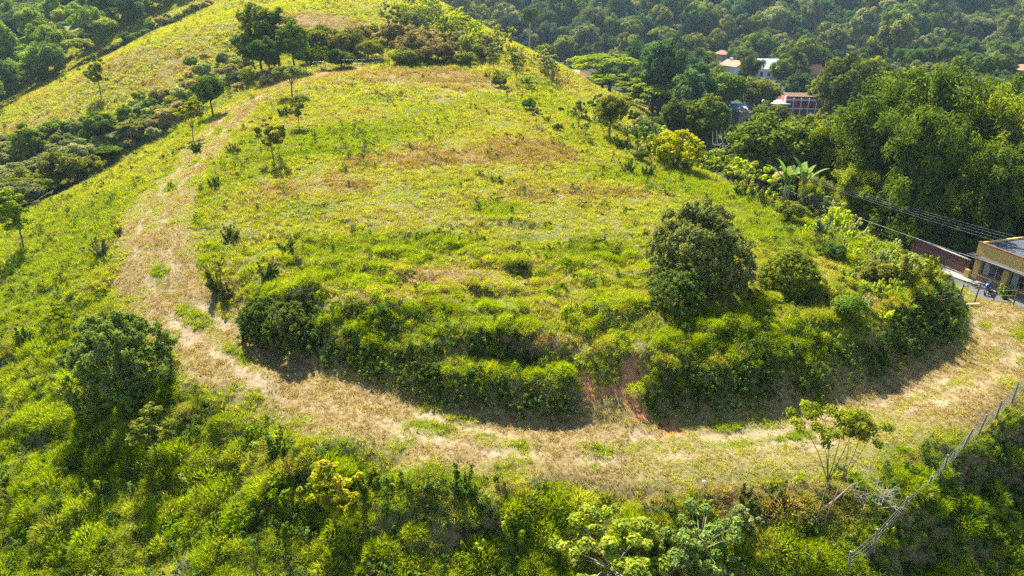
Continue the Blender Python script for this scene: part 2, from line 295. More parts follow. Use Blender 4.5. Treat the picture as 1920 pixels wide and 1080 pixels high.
# ------------------------------------------------------------------ the ground sheet
def lerp(a, b, t): return np.asarray(a) * (1 - t)[..., None] + np.asarray(b) * t[..., None]
def ground():
    ny, nx = MX.shape; V = np.stack([MX.ravel(), MY.ravel(), MZ.ravel()], 1)
    i = np.arange(ny * nx).reshape(ny, nx); F = np.stack([i[:-1, :-1].ravel(), i[:-1, 1:].ravel(), i[1:, 1:].ravel(), i[1:, :-1].ravel()], 1)
    dry, gr, soil, trk = [a.ravel() for a in (DRY, GRO, SOL, TRK)]; n = fbm(V[:, 0], V[:, 1], 1.5, 3, 5)
    c = lerp((.09, .11, .022), (.18, .134, .064), np.clip(dry * 1.15 + (n - .5) * .5, 0, 1)); c = lerp(c, (.25, .195, .125) * np.ones(3), np.clip(trk * 1.3, 0, 1))
    st = sst(.9, 1.7, _sl.ravel()) * sst(60, 55, V[:, 1]); c = lerp(c, np.array((.13, .085, .05)), st * .7)
    c = lerp(c, np.array((.33, .155, .07)), soil)
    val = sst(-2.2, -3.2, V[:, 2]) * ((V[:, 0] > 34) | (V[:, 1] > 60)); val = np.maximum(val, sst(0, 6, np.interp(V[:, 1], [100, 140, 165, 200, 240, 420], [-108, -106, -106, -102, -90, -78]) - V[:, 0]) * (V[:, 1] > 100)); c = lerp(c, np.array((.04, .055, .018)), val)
    c = lerp(c, np.array((.17, .17, .05)), sst(165, 195, V[:, 1]) * (V[:, 0] < 0))
    far = sst(250, 300, V[:, 1]); c = lerp(c, np.array((.03, .045, .015)), far)
    gate = np.array([px(690, 128), px(560, 145)]); d, _ = line_dist(gate, V[:, 0], V[:, 1]); c = lerp(c, np.array((.38, .19, .08)), np.exp(-(d / 1.6) ** 2) * .8)
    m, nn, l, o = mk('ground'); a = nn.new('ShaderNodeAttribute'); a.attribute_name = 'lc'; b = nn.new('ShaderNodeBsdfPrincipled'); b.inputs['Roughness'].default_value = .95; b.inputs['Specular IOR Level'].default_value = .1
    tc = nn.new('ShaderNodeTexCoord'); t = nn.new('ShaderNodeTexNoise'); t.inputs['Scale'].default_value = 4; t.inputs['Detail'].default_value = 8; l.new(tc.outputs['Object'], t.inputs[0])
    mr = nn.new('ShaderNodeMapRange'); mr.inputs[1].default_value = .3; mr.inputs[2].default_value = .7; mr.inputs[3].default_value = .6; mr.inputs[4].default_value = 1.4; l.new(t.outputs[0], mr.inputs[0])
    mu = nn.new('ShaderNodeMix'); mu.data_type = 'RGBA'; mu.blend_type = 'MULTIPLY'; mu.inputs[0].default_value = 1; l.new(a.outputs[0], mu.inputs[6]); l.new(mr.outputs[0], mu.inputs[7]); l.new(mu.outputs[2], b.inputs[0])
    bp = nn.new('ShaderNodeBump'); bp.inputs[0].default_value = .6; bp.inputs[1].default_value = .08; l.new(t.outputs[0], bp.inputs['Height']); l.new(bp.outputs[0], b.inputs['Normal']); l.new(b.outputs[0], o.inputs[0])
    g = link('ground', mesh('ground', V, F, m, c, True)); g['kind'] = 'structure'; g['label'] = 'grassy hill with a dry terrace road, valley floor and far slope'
ground()

# ------------------------------------------------------------------ plants made of many small leaves
def blades(n, length, spread, width, lean, seed, seg=3, droop=.6, erect=.5):
    """a tuft of n arching grass blades"""
    r = np.random.default_rng(seed); V = []; F = []; C = []
    for i in range(n):
        a = r.uniform(0, 6.283); p = np.array([math.cos(a), math.sin(a), 0]) * spread * math.sqrt(r.random()); b = r.uniform(0, 6.283) if r.random() < .4 else a + r.normal(0, .6)
        L = length * r.uniform(.55, 1.15); e = r.uniform(.15, lean); d = np.array([math.cos(b), math.sin(b), 0]); sd_ = np.array([-math.sin(b), math.cos(b), 0]); w = width * r.uniform(.7, 1.2); ang = math.pi / 2 - e * .5
        c = r.uniform(.75, 1.25) * np.array([r.uniform(.9, 1.15), 1, r.uniform(.8, 1.1)]); k = len(V)
        for s in range(seg):
            t = s / seg; V += [p - sd_ * w * (1 - t * .6), p + sd_ * w * (1 - t * .6)]; C += [c, c]; p = p + (d * math.cos(ang) + np.array([0, 0, 1]) * math.sin(ang)) * L / seg; ang -= droop * r.uniform(.5, 1.5) * (.4 + e)
        V.append(p); C.append(c)
        for s in range(seg - 1): F.append([k + 2 * s, k + 2 * s + 1, k + 2 * s + 3, k + 2 * s + 2])
        F.append([k + 2 * seg - 2, k + 2 * seg - 1, k + 2 * seg])
    return V, F, np.array(C)
def leaf_cloud(cen, rad, n, size, seed, shell=.5, up=.35, drop=0., asp=1.7, vary=.3, rnd=.5, hang=.25):
    """n folded leaves spread through ellipsoid lobes; returns V, F, colours"""
    r = np.random.default_rng(seed); cen = np.asarray(cen, float); rad = np.asarray(rad, float); rad = rad[:, None] * np.ones(3) if rad.ndim == 1 else rad
    w = rad.prod(1) ** (2 / 3); k = r.choice(len(cen), n, p=w / w.sum())
    d = r.normal(size=(n, 3)); d /= np.linalg.norm(d, axis=1)[:, None]; q = shell + (1 - shell) * r.random(n) ** .6; q *= 1 + .18 * r.normal(size=n) * (r.random(n) < .3)
    p = cen[k] + d * rad[k] * q[:, None]; p[:, 2] -= drop * r.random(n)
    nn = d * .8 + r.normal(size=(n, 3)) * rnd; nn[:, 2] += up; nn /= np.linalg.norm(nn, axis=1)[:, None]
    t = np.cross(nn, r.normal(size=(n, 3))); t[:, 2] -= hang; t -= nn * (t * nn).sum(1)[:, None]; t /= np.linalg.norm(t, axis=1)[:, None]; b = np.cross(nn, t)
    s = size * r.uniform(.6, 1.35, n)[:, None]; f = nn * s * .18
    V = np.stack([p - t * s * asp * .5, p + b * s * .5 + f, p + t * s * asp * .5, p - b * s * .5 + f], 1).reshape(-1, 3)
    F = np.arange(4 * n).reshape(-1, 4)
    lobe = r.uniform(1 - vary, 1 + vary, len(cen))[k]; c = (lobe * r.uniform(.8, 1.2, n))[:, None] * np.stack([1 + r.normal(0, .12, n) + .25 * (lobe - 1), np.ones(n), 1 + r.normal(0, .12, n)], 1)
    return V, F, np.repeat(np.clip(c, .2, 2.2), 4, 0)

def proto_collection(name, meshes):
    c = bpy.data.collections.new(name)
    for i, me in enumerate(meshes):
        o = bpy.data.objects.new('%s_%02d' % (name, i), me); c.objects.link(o)
    return c
def scatter(name, label, pts, rot, scl, idx, tint, coll, kind='stuff'):
    """one object that repeats small plants at given points (geometry nodes)"""
    me = bpy.data.meshes.new(name); n = len(pts); me.vertices.add(n); me.vertices.foreach_set('co', np.asarray(pts, np.float32).ravel())
    def at(nm, ty, key, v): a = me.attributes.new(nm, ty, 'POINT'); a.data.foreach_set(key, np.ascontiguousarray(v).ravel())
    at('rot', 'FLOAT_VECTOR', 'vector', np.asarray(rot, np.float32)); at('scl', 'FLOAT_VECTOR', 'vector', np.asarray(scl, np.float32)); at('idx', 'INT', 'value', np.asarray(idx, np.int32))
    at('tint', 'FLOAT_COLOR', 'color', np.concatenate([np.asarray(tint, np.float32), np.ones((n, 1), np.float32)], 1)); me.update()
    o = link(name, me); o['kind'] = kind; o['label'] = label
    g = bpy.data.node_groups.new(name, 'GeometryNodeTree'); g.interface.new_socket('Geometry', in_out='INPUT', socket_type='NodeSocketGeometry'); g.interface.new_socket('Geometry', in_out='OUTPUT', socket_type='NodeSocketGeometry')
    N = g.nodes; L = g.links; gi = N.new('NodeGroupInput'); go = N.new('NodeGroupOutput'); ip = N.new('GeometryNodeInstanceOnPoints'); ci = N.new('GeometryNodeCollectionInfo')
    ci.inputs['Collection'].default_value = coll; ci.inputs['Separate Children'].default_value = True; ci.inputs['Reset Children'].default_value = True
    def na(nm, ty): a = N.new('GeometryNodeInputNamedAttribute'); a.data_type = ty; a.inputs[0].default_value = nm; return a.outputs[0]
    er = N.new('FunctionNodeEulerToRotation'); L.new(na('rot', 'FLOAT_VECTOR'), er.inputs[0])
    L.new(gi.outputs[0], ip.inputs['Points']); L.new(ci.outputs[0], ip.inputs['Instance']); ip.inputs['Pick Instance'].default_value = True
    L.new(na('idx', 'INT'), ip.inputs['Instance Index']); L.new(er.outputs[0], ip.inputs['Rotation']); L.new(na('scl', 'FLOAT_VECTOR'), ip.inputs['Scale']); L.new(ip.outputs[0], go.inputs[0])
    o.modifiers.new('scatter', 'NODES').node_group = g; return o

def bm_(V, F, C, nm): return mesh(nm, np.array(V), F, GRASS_M, C)
TUFT = [bm_(*blades(20, .20, .24, .014, 1.2, s, 2), 'short_tuft') for s in (1, 2, 3)]             # 0-2 mown, wide
TUFT += [bm_(*blades(24, .42, .20, .016, 1.1, s, 2), 'mid_tuft') for s in (4, 5, 6)]              # 3-5
TUFT += [bm_(*blades(64, .44, .30, .0075, 1.4, s, 3, .7), 'tall_tuft') for s in (7, 8, 9)]        # 6-8 guinea grass
def weed(seed, h=.55, n=64, leaf=.08):
    r = np.random.default_rng(seed); cs = [(r.normal(0, .13), r.normal(0, .13), h * q) for q in (.3, .55, .75, .95)]; V, F, C = leaf_cloud(cs, [.2, .2, .17, .12], n, leaf, seed, .3, .7)
    return mesh('weed', V, F, GRASS_M, C)
TUFT += [weed(s, .5 + .1 * (s % 3)) for s in (11, 12, 13)]                                        # 9-11 broad-leaved weeds
TUFT += [bm_(*blades(30, .6, .2, .007, 1.5, s, 3, .9), 'dead_tuft') for s in (14, 15)]            # 12-13 fallen straw
def mound(seed, n=560, ln=.21):
    r = np.random.default_rng(seed); V = []; F = []; C = []
    for i in range(n):
        d = r.normal(size=3); d[2] = abs(d[2]) * 1.1 + .02; d /= np.linalg.norm(d); p = d * np.array([.46, .46, .40]) * r.uniform(.8, 1.03) * (1 + .15 * math.sin(3 * math.atan2(d[1], d[0]) + seed)); g = d + np.array([0, 0, .55]) + r.normal(0, .3, 3); g /= np.linalg.norm(g)
        sd_ = np.cross(g, r.normal(size=3)); sd_ /= np.linalg.norm(sd_); w = .0085 * r.uniform(.7, 1.3); L = ln * r.uniform(.6, 1.25); c = r.uniform(.8, 1.2) * np.array([r.uniform(.9, 1.15), 1, r.uniform(.8, 1.1)]); k = len(V)
        q = p + g * L * .5; e = q + (g + np.array([0, 0, -.75]) * r.uniform(.4, 1.2)) * L * .5; V += [p - sd_ * w, p + sd_ * w, q - sd_ * w * .8, q + sd_ * w * .8, e]; C += [c] * 5; F += [[k, k + 1, k + 3, k + 2], [k + 2, k + 3, k + 4]]
    return bm_(V, F, np.array(C), 'grass_mound')
TUFT += [mound(s) for s in (61, 62, 63, 64)]                                                      # 14-17 rounded grass mounds
def leafmound(seed):
    r = np.random.default_rng(seed); cs = []
    for i in range(16): d = r.normal(size=3); d[2] = abs(d[2]); d /= np.linalg.norm(d); cs.append(d * np.array([.36, .36, .34]))
    V, F, C = leaf_cloud(cs, [.14] * 16, 520, .062, seed, .3, .5, 0, 1.7, .25); return mesh('leaf_mound', V, F, GRASS_M, C)
TUFT += [leafmound(s) for s in (71, 72)]                                                          # 18-19 leafy mounds
TC = proto_collection('grass_tufts', TUFT)

LUSH, OLIVE, STRAW, BROWN, PALE = map(np.array, [(.265, .35, .008), (.19, .22, .035), (.33, .248, .088), (.19, .15, .065), (.42, .445, .042)])
def tint_of(dry, r, n, sp=.10):
    t = np.clip(dry + r.normal(0, sp, n), 0, 1); c = lerp(LUSH, PALE, sst(.12, .45, t)); c = lerp(c, STRAW, sst(.45, .8, t)); br = r.random(n) < .05 + .2 * t; c[br] = c[br] * .55 + BROWN * .45
    return c * r.uniform(.86, 1.12, n)[:, None]
def sow(n, x0, x1, y0, y1, seed):
    r = np.random.default_rng(seed); x = r.uniform(x0, x1, n); y = r.uniform(y0, y1, n); k = (np.abs(x) < .80 * y + 9) & (_bil(_vis, x, y) > .5); return r, x[k], y[k]
_vis = ((MX < 46) | (MY < 46)).astype(float)
_vis[(MX > 38) & (MY > 51)] = 0; _vis[(_d < 3.2) | (_k2 > .1)] = 0; _vis[(MY > 75) & (MX > 36)] = 0
def grass():
    P_ = []; RO = []; SC = []; ID = []; TI = []
    for (n, b, mul, seed) in ((56000, (-46, 48, 15, 50), 1.0, 1), (52000, (-62, 50, 50, 96), 1.25, 2), (80000, (-125, 34, 96, 235), 1.9, 3)):
        r, x, y = sow(n, *b, seed); n = len(x); dry, gr, soil, trk = growth(x, y); sl = slope(x, y); z = gz(x, y)
        k = (r.random(n) > soil * .8) & (r.random(n) > trk * 1.3); bank = (sl > .95) & (y < 56)
        idx = np.where(gr < .2, r.integers(0, 3, n), np.where(gr < .52, r.integers(3, 6, n), r.integers(6, 9, n)))
        idx = np.where((r.random(n) < .03 + .07 * (gr > .6)) & (gr > .3), r.integers(9, 12, n), idx); idx = np.where(bank & (r.random(n) < .62), r.integers(9, 12, n), idx); idx = np.where((r.random(n) < .10 + .22 * bank) & (idx > 2), r.integers(12, 14, n), idx)
        s = np.where(gr < .2, .75 + 1.2 * gr, np.where(gr < .52, .55 + .9 * gr, .55 + .55 * gr)) * r.uniform(.7, 1.25, n); s = np.where(bank, r.uniform(.5, 1.0, n), s); s *= mul ** .6
        t = tint_of(dry, r, n, .12 / mul); w = (idx >= 9) & (idx < 12); t[w] = np.array((.075, .13, .028)) * r.uniform(.7, 1.6, (w.sum(), 1)); w = idx >= 12; t[w] = lerp(STRAW, BROWN, r.random(w.sum())) * r.uniform(.7, 1.1, (w.sum(), 1))
        ro = np.stack([r.normal(0, .16, n), r.normal(0, .16, n), r.uniform(0, 6.283, n)], 1)
        P_.append(np.stack([x, y, z - .02], 1)[k]); RO.append(ro[k]); SC.append((s[:, None] * np.array([mul ** .5, mul ** .5, 1]))[k]); ID.append(idx[k]); TI.append(t[k])
    # rounded mounds of thick grass and leafy growth, close together below the road, sparse on the knoll
    r = np.random.default_rng(31); n = 62000; mx = r.uniform(-62, 46, n); my = r.uniform(15, 112, n); dry, gr, soil, trk = growth(mx, my); fo = fore_m(mx, my); cl = fbm(mx, my, 1.7, 2, 2); tt, tm = terrace(mx, my); rim = tm * np.exp(-((tt - .72) / .12) ** 2)
    pr = (fo * (.30 + .9 * sst(.42, .6, cl)) + (1 - fo) * (.10 + .25 * sst(.24, .5, gr)) * sst(.44, .6, cl) * (1 + .8 * sst(56, 44, my) - .5 * sst(50, 75, my)) + .8 * rim) * (road_m(mx, my) < .10) * (_bil(_vis, mx, my) > .5) * (np.abs(mx) < .8 * my + 8) * (1 - soil) * (slope(mx, my) < 1.6); k = r.random(n) < pr * .50
    mx, my, dry, fo, cl = mx[k], my[k], dry[k], fo[k], cl[k]; n = len(mx); sc = np.where(fo > .5, r.uniform(.55, 1.5, n) * (.7 + .6 * sst(.4, .65, cl)), r.uniform(.3, .75, n) * (1 + .75 * sst(54, 44, my))); t = tint_of(dry * .75 - .05, r, n) * r.uniform(.85, 1.15, (n, 1)); i_ = np.where(r.random(n) < .22, r.integers(18, 20, n), r.integers(14, 18, n)); lm = i_ >= 18; t[lm] = t[lm] * np.array((.62, .72, .9))
    P_.append(np.stack([mx, my, gz(mx, my) - .06], 1)); RO.append(np.stack([r.normal(0, .12, n), r.normal(0, .12, n), r.uniform(0, 6.28, n)], 1)); SC.append(np.stack([sc, sc, sc * r.uniform(.75, 1.25, n)], 1)); ID.append(i_); TI.append(t)
    # clumps that follow the old terrace lines across the knoll and the rim of the bank
    for ln in ('470 545 600 575 740 600 860 625 960 645', '520 470 560 500 640 530 720 560 800 575', '690 470 760 470 830 490', '1060 470 1130 465 1200 480', '1080 560 1150 545 1230 560', '1240 640 1330 640 1420 625 1500 640', '600 640 740 655 850 685 950 695 1060 700', '1240 690 1380 677 1500 652 1640 608 1740 550', '560 430 640 420 720 432', '860 470 960 500 1010 540', '1120 610 1000 600 900 575', '380 480 400 530 440 560', '1430 560 1540 545 1620 560', '400 300 380 380 370 450'):
        q = pxl(ln); a = [];
        for (x0, y0, _), (x1, y1, _) in zip(q, q[1:]): L = math.hypot(x1 - x0, y1 - y0); u = np.arange(0, 1, .30 / L); a.append(np.stack([x0 + (x1 - x0) * u, y0 + (y1 - y0) * u], 1))
        a = np.concatenate(a); a = a[r.random(len(a)) < .2 + .8 * sst(.38, .55, fbm(a[:, 0], a[:, 1], 1.6, 2, 3))]; n = len(a); mx = a[:, 0] + r.normal(0, .22, n); my = a[:, 1] + r.normal(0, .28, n); sc = r.uniform(.3, .95, n); t = tint_of(np.clip(r.normal(.12, .2, n), 0, .9), r, n); i_ = np.where(r.random(n) < .25, r.integers(18, 20, n), r.integers(14, 18, n)); t[i_ >= 18] *= np.array((.5, .6, .9))
        P_.append(np.stack([mx, my, gz(mx, my) - .06], 1)); RO.append(np.stack([r.normal(0, .12, n), r.normal(0, .12, n), r.uniform(0, 6.28, n)], 1)); SC.append(np.stack([sc, sc, sc * r.uniform(.75, 1.25, n)], 1)); ID.append(i_); TI.append(t)
    # the cut bank: weeds and hanging straw rooted in the steep face
    n = 62000; x = r.uniform(-22, 36, n); y = r.uniform(30, 47, n); sl = slope(x, y); soil = growth(x, y)[2]; k = (sl > .75) & (r.random(n) < .75 * np.clip(sl * .5, 0, 1) * (.25 + .75 * sst(.36, .52, fbm(x * 1.3, y * .8, 2.2, 3, 1)))) & (r.random(n) > soil * 1.2) & (fore_m(x, y) < .5); x, y, sl = x[k], y[k], sl[k]; n = len(x); e = .15
    gx = (gz(x + e, y) - gz(x - e, y)) / (2 * e); gy = (gz(x, y + e) - gz(x, y - e)) / (2 * e); az = np.arctan2(-gy, -gx); th = np.arctan(np.hypot(gx, gy)) * r.uniform(.25, .8, n)
    i_ = np.where(r.random(n) < .6, r.integers(9, 12, n), np.where(r.random(n) < .5, r.integers(12, 14, n), r.integers(3, 6, n))); t = np.where((i_ < 12)[:, None], np.where((i_ >= 9)[:, None], np.array((.105, .165, .03)), np.array((.2, .22, .04))), lerp(STRAW, BROWN, r.random(n)) * .8) * r.uniform(.6, 1.5, (n, 1))
    P_.append(np.stack([x, y, gz(x, y)], 1)); RO.append(np.stack([np.zeros(n), th, az], 1)); s = r.uniform(.35, .7, n); SC.append(np.stack([s, s, s], 1)); ID.append(i_); TI.append(t)
    P_, RO, SC, ID, TI = map(np.concatenate, (P_, RO, SC, ID, TI))
    for nm, lab, m in (('hill_grass', 'yellow green grass covering the hill', (ID < 9) | (ID >= 14)), ('bank_weeds', 'dark leafy weeds and dead straw on the bank', (ID >= 9) & (ID < 14))):
        scatter(nm, lab, P_[m], RO[m], SC[m], ID[m], TI[m], TC)
grass()

# ------------------------------------------------------------------ trees: unit protos (crown one metre wide), copied and scaled
def lift_px(x, y, lift, low=99.):
    """the ground point above which, at height lift, the photograph shows pixel x, y"""
    u = (x - 960) / FPX; v = (540 - y) / FPX
    dy = math.cos(PITCH) + v * math.sin(PITCH); dz = -math.sin(PITCH) + v * math.cos(PITCH)
    X = u * _ts; Y = dy * _ts; Z = CAM_H + dz * _ts; g = gz(X, Y); b = np.nonzero((Z < g + lift) & (g < low))[0]; k = b[0] if len(b) else len(_ts) - 1
    return X[k], Y[k], float(gz(X[k], Y[k])), _ts[k] / FPX
def sight_h(x, y, X, Y): return CAM_H + (-math.sin(PITCH) + (540 - y) / FPX * math.cos(PITCH)) * Y / (math.cos(PITCH) + (540 - y) / FPX * math.sin(PITCH))
def lobes(kind, r):
    c = []; a = []
    if kind in ('round', 'tall', 'bush'):
        hc, rz, n = {'round': (.80, .40, 60), 'tall': (1.0, .62, 70), 'bush': (.36, .36, 60)}[kind]
        for i in range(n):
            d = r.normal(size=3); d /= np.linalg.norm(d); q = r.uniform(.45, 1) ** .5 * .82; s = r.uniform(.06, .16)
            if kind == 'bush' and d[2] < -.4: d[2] *= -.5
            k = (1 + .22 * math.sin(3 * math.atan2(d[1], d[0]) + r.uniform(-1, 1)))
            c.append((d[0] * .5 * q * k, d[1] * .5 * q * k, hc + d[2] * rz * q * r.uniform(.75, 1.2))); a.append((s, s, s * .8))
    elif kind == 'flat':
        for i in range(44):
            t = r.uniform(0, 6.283); q = math.sqrt(r.random()) * .46; s = r.uniform(.07, .13); c.append((q * math.cos(t), q * math.sin(t), .78 - .55 * q * q + r.normal(0, .025))); a.append((s, s, s * .45))
    elif kind == 'layer':
        for k in range(9):
            t = r.uniform(0, 6.283); q = r.uniform(.1, .33); zc = r.uniform(.45, .95) - .3 * q
            for i in range(9): u = r.uniform(0, 6.283); v = math.sqrt(r.random()) * .2; s = r.uniform(.05, .1); c.append((q * math.cos(t) + v * math.cos(u), q * math.sin(t) + v * math.sin(u), zc - v * .5 + r.normal(0, .015))); a.append((s, s, s * .5))
    elif kind == 'shrub':
        for i in range(11):
            t = r.uniform(0, 6.283); q = r.uniform(.02, .16); ln = r.uniform(.12, .42); h = r.uniform(.3, .7)
            for k in range(5): u = (k + .6) / 5; s = r.uniform(.05, .10) * (1.1 - .5 * u); c.append(((q + ln * u) * math.cos(t), (q + ln * u) * math.sin(t), h * u)); a.append((s, s, s * 1.2))
    elif kind == 'sapling':
        for i in range(42): t = r.uniform(0, 6.283); q = r.uniform(.03, .45); s = r.uniform(.04, .11); c.append((q * math.cos(t), q * math.sin(t), r.uniform(.55, 1.35 - .9 * q))); a.append((s, s, s * .6))
    elif kind == 'wispy':
        for i in range(26): t = r.uniform(0, 6.283); q = r.uniform(.05, .45); s = r.uniform(.05, .10); c.append((q * math.cos(t), q * math.sin(t), r.uniform(.6, 1.15))); a.append((s, s, s * .6))
    return np.array(c), np.array(a)
HC = {'round': .8, 'tall': 1.0, 'bush': .36, 'flat': .72, 'layer': .65, 'shrub': .33, 'sapling': 1.0, 'wispy': .9, 'hero': .40, 'open': .40, 'plume': .78}
LEAVES = {'round': (10000, .034), 'tall': (11000, .036), 'bush': (9000, .034), 'flat': (8000, .032), 'layer': (10000, .031), 'shrub': (2800, .040), 'sapling': (3400, .040), 'wispy': (2200, .038)}
def limbs(kind, c, r, tr=.028, n=9):
    """a tapered trunk that forks into limbs reaching the lobes"""
    tr *= {'sapling': .55, 'wispy': .5, 'shrub': .4, 'flat': .7}.get(kind, 1); n = n if kind != 'sapling' else 14; m = MB(); top = {'round': .62, 'tall': .8, 'bush': .25, 'flat': .55, 'layer': .5, 'shrub': .1, 'sapling': .8, 'wispy': .45}[kind]; tx, ty = r.normal(0, .04, 2)
    tp = Vector((tx, ty, top)); m.tube([(0, 0, -.06), (tx * .3, ty * .5, top * .45), tp], [tr * 1.25, tr, tr * .6], 7)
    for i in r.choice(len(c), min(n, len(c)), False):
        e = Vector(c[i]); s = Vector((tx, ty, top)) * r.uniform(.55, 1.0) if e.z > top * .6 else Vector((0, 0, .04)); md = s.lerp(e, .5) + Vector((0, 0, -.04 if kind in ('flat', 'layer') else .03)) + Vector(r.normal(0, .02, 3)); m.tube([s, md, e], [tr * .5, tr * .33, tr * .12], 5)
    return m
PROTO = {}
def protos():
    sd_ = 100
    for kind in LEAVES:
        for v in range(3):
            sd_ += 1; r = np.random.default_rng(sd_); c, a = lobes(kind, r); n, s = LEAVES[kind]
            V, F, C = leaf_cloud(c, a, n, s, sd_, .4, .6, .0, 1.5)
            PROTO[kind, v] = (mesh(kind + '_crown', V, F, LEAF_M, C), limbs(kind, c, r).data(kind + '_trunk', BARK, True))
    for v, n in ((0, 40000), (1, 32000), (2, 40000)):                     # dense fine-leaved bushes near the camera
        r = np.random.default_rng(300 + v); c = []; a = []
        for i in range(620):
            t = r.uniform(0, 6.283); hh = r.uniform(.02, .84) ** .9; q = .5 * math.sqrt(max(.02, 1 - ((hh - .30) / .56) ** 2)); k = 1 + .13 * math.sin(2.3 * t + v + 5 * hh) + .12 * math.sin(5 * t + 9 * hh) + r.normal(0, .10)
            q *= k * (.93 if r.random() < .75 else r.uniform(.2, .9)); s = r.uniform(.022, .055); c.append((q * math.cos(t), q * math.sin(t), hh * (1 + .08 * math.sin(3 * t + v)))); a.append((s, s, s * 1.1))
        V, F, C = leaf_cloud(c, a, n, .0165, 310 + v, .1, .35, .02, 2.0, .13, .6); PROTO['hero', v] = (mesh('bush_crown', V, F, LEAF_M, C), limbs('bush', np.array(c), r, .022, 16).data('bush_trunk', BARK, True))
    for v in range(3):                                                    # open leafy shrubs with gaps
        r = np.random.default_rng(350 + v); c = []; a = []
        for i in range(64): t = r.uniform(0, 6.283); hh = r.uniform(.05, .8); q = r.uniform(.1, 1) ** .5 * .5 * math.sqrt(max(.03, 1 - ((hh - .25) / .62) ** 2)); s = r.uniform(.035, .085); c.append((q * math.cos(t), q * math.sin(t), hh)); a.append((s, s, s * .75))
        V, F, C = leaf_cloud(c, a, 11000, .021, 355 + v, .15, .6, .02, 1.9, .25, .6); PROTO['open', v] = (mesh('shrub_crown', V, F, LEAF_M, C), limbs('bush', np.array(c), r, .014, 26).data('shrub_stems', PALEBARK, True))
    for v in range(3):                                                    # bamboo clump: leaning culms hung with drooping leaf plumes
        r = np.random.default_rng(400 + v); c = []; a = []; m = MB()
        for i in range(46):
            t = r.uniform(0, 6.283); b = Vector((math.cos(t), math.sin(t), 0)) * r.uniform(.02, .12); rc = r.uniform(.12, .46); h = r.uniform(.95, 1.38) * (1 - .28 * rc); pts = []
            for k in range(9):
                u = k / 8; pts.append(b + Vector((math.cos(t), math.sin(t), 0)) * rc * u ** 2.2 + Vector((0, 0, h * (math.sin(u * 1.75) / math.sin(1.571)))))
            if i % 4 == 0: m.tube(pts, [.008 * (1 - .8 * k / 8) for k in range(9)], 5)
            for k in range(1, 9):
                p = pts[k]; s = r.uniform(.05, .09) * (1.1 if k > 4 else 1.0); c.append((p.x + r.normal(0, .02), p.y + r.normal(0, .02), p.z - .03)); a.append((s, s, s * 1.25))
        for i in range(90): t = r.uniform(0, 6.283); q = r.uniform(.2, .44); s = r.uniform(.05, .085); c.append((q * math.cos(t), q * math.sin(t), r.uniform(.05, .7))); a.append((s, s, s * 1.9))
        V, F, C = leaf_cloud(c, a, 38000, .0135, 410 + v, .25, .35, .05, 3.6, .3, .5, 1.1); PROTO['plume', v] = (mesh('bamboo_crown', V, F, LEAF_M, C), m.data('bamboo_culms', plain('bamboo_culm_%d' % v, (.12, .13, .05), .6, .2, 4), True))
protos()
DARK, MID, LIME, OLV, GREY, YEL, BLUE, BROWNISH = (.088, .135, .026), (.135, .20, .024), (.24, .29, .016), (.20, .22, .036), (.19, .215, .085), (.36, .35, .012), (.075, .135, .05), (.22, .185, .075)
_trng = random.Random(5); TREES = []
def tree(name, kind, cx, cy, w, col, label, cat='tree', group=None, hz=1., v=None, rz=None, parts=('trunk', 'crown'), base=False, low=99.):
    """a tree whose crown centre (or base) the photograph shows at cx, cy, w pixels wide"""
    wm = 5.; lf = 0; kind = kind.strip('@'); base = base or False
    for _ in range(12):
        lf = 0 if base else HC[kind] * wm * hz; x, y, z, mpp = lift_px(cx, cy, lf, low); wm = .5 * wm + .5 * w * mpp
    if not base and low < 90: hz = max(.5, min(hz, (sight_h(cx, cy, x, y) - z) / (HC[kind] * wm)))
    v = _trng.randrange(3) if v is None else v; cm, tm = PROTO[kind, v]
    t = thing(name, label, cat, (x, y, z - .05), _trng.uniform(0, 6.28) if rz is None else rz, group, (wm, wm, wm * hz))
    link(parts[0], tm, t); link(parts[1], cm, t, color=[c * _trng.uniform(.9, 1.1) for c in col]); TREES.append((x, y, wm * .5)); return t

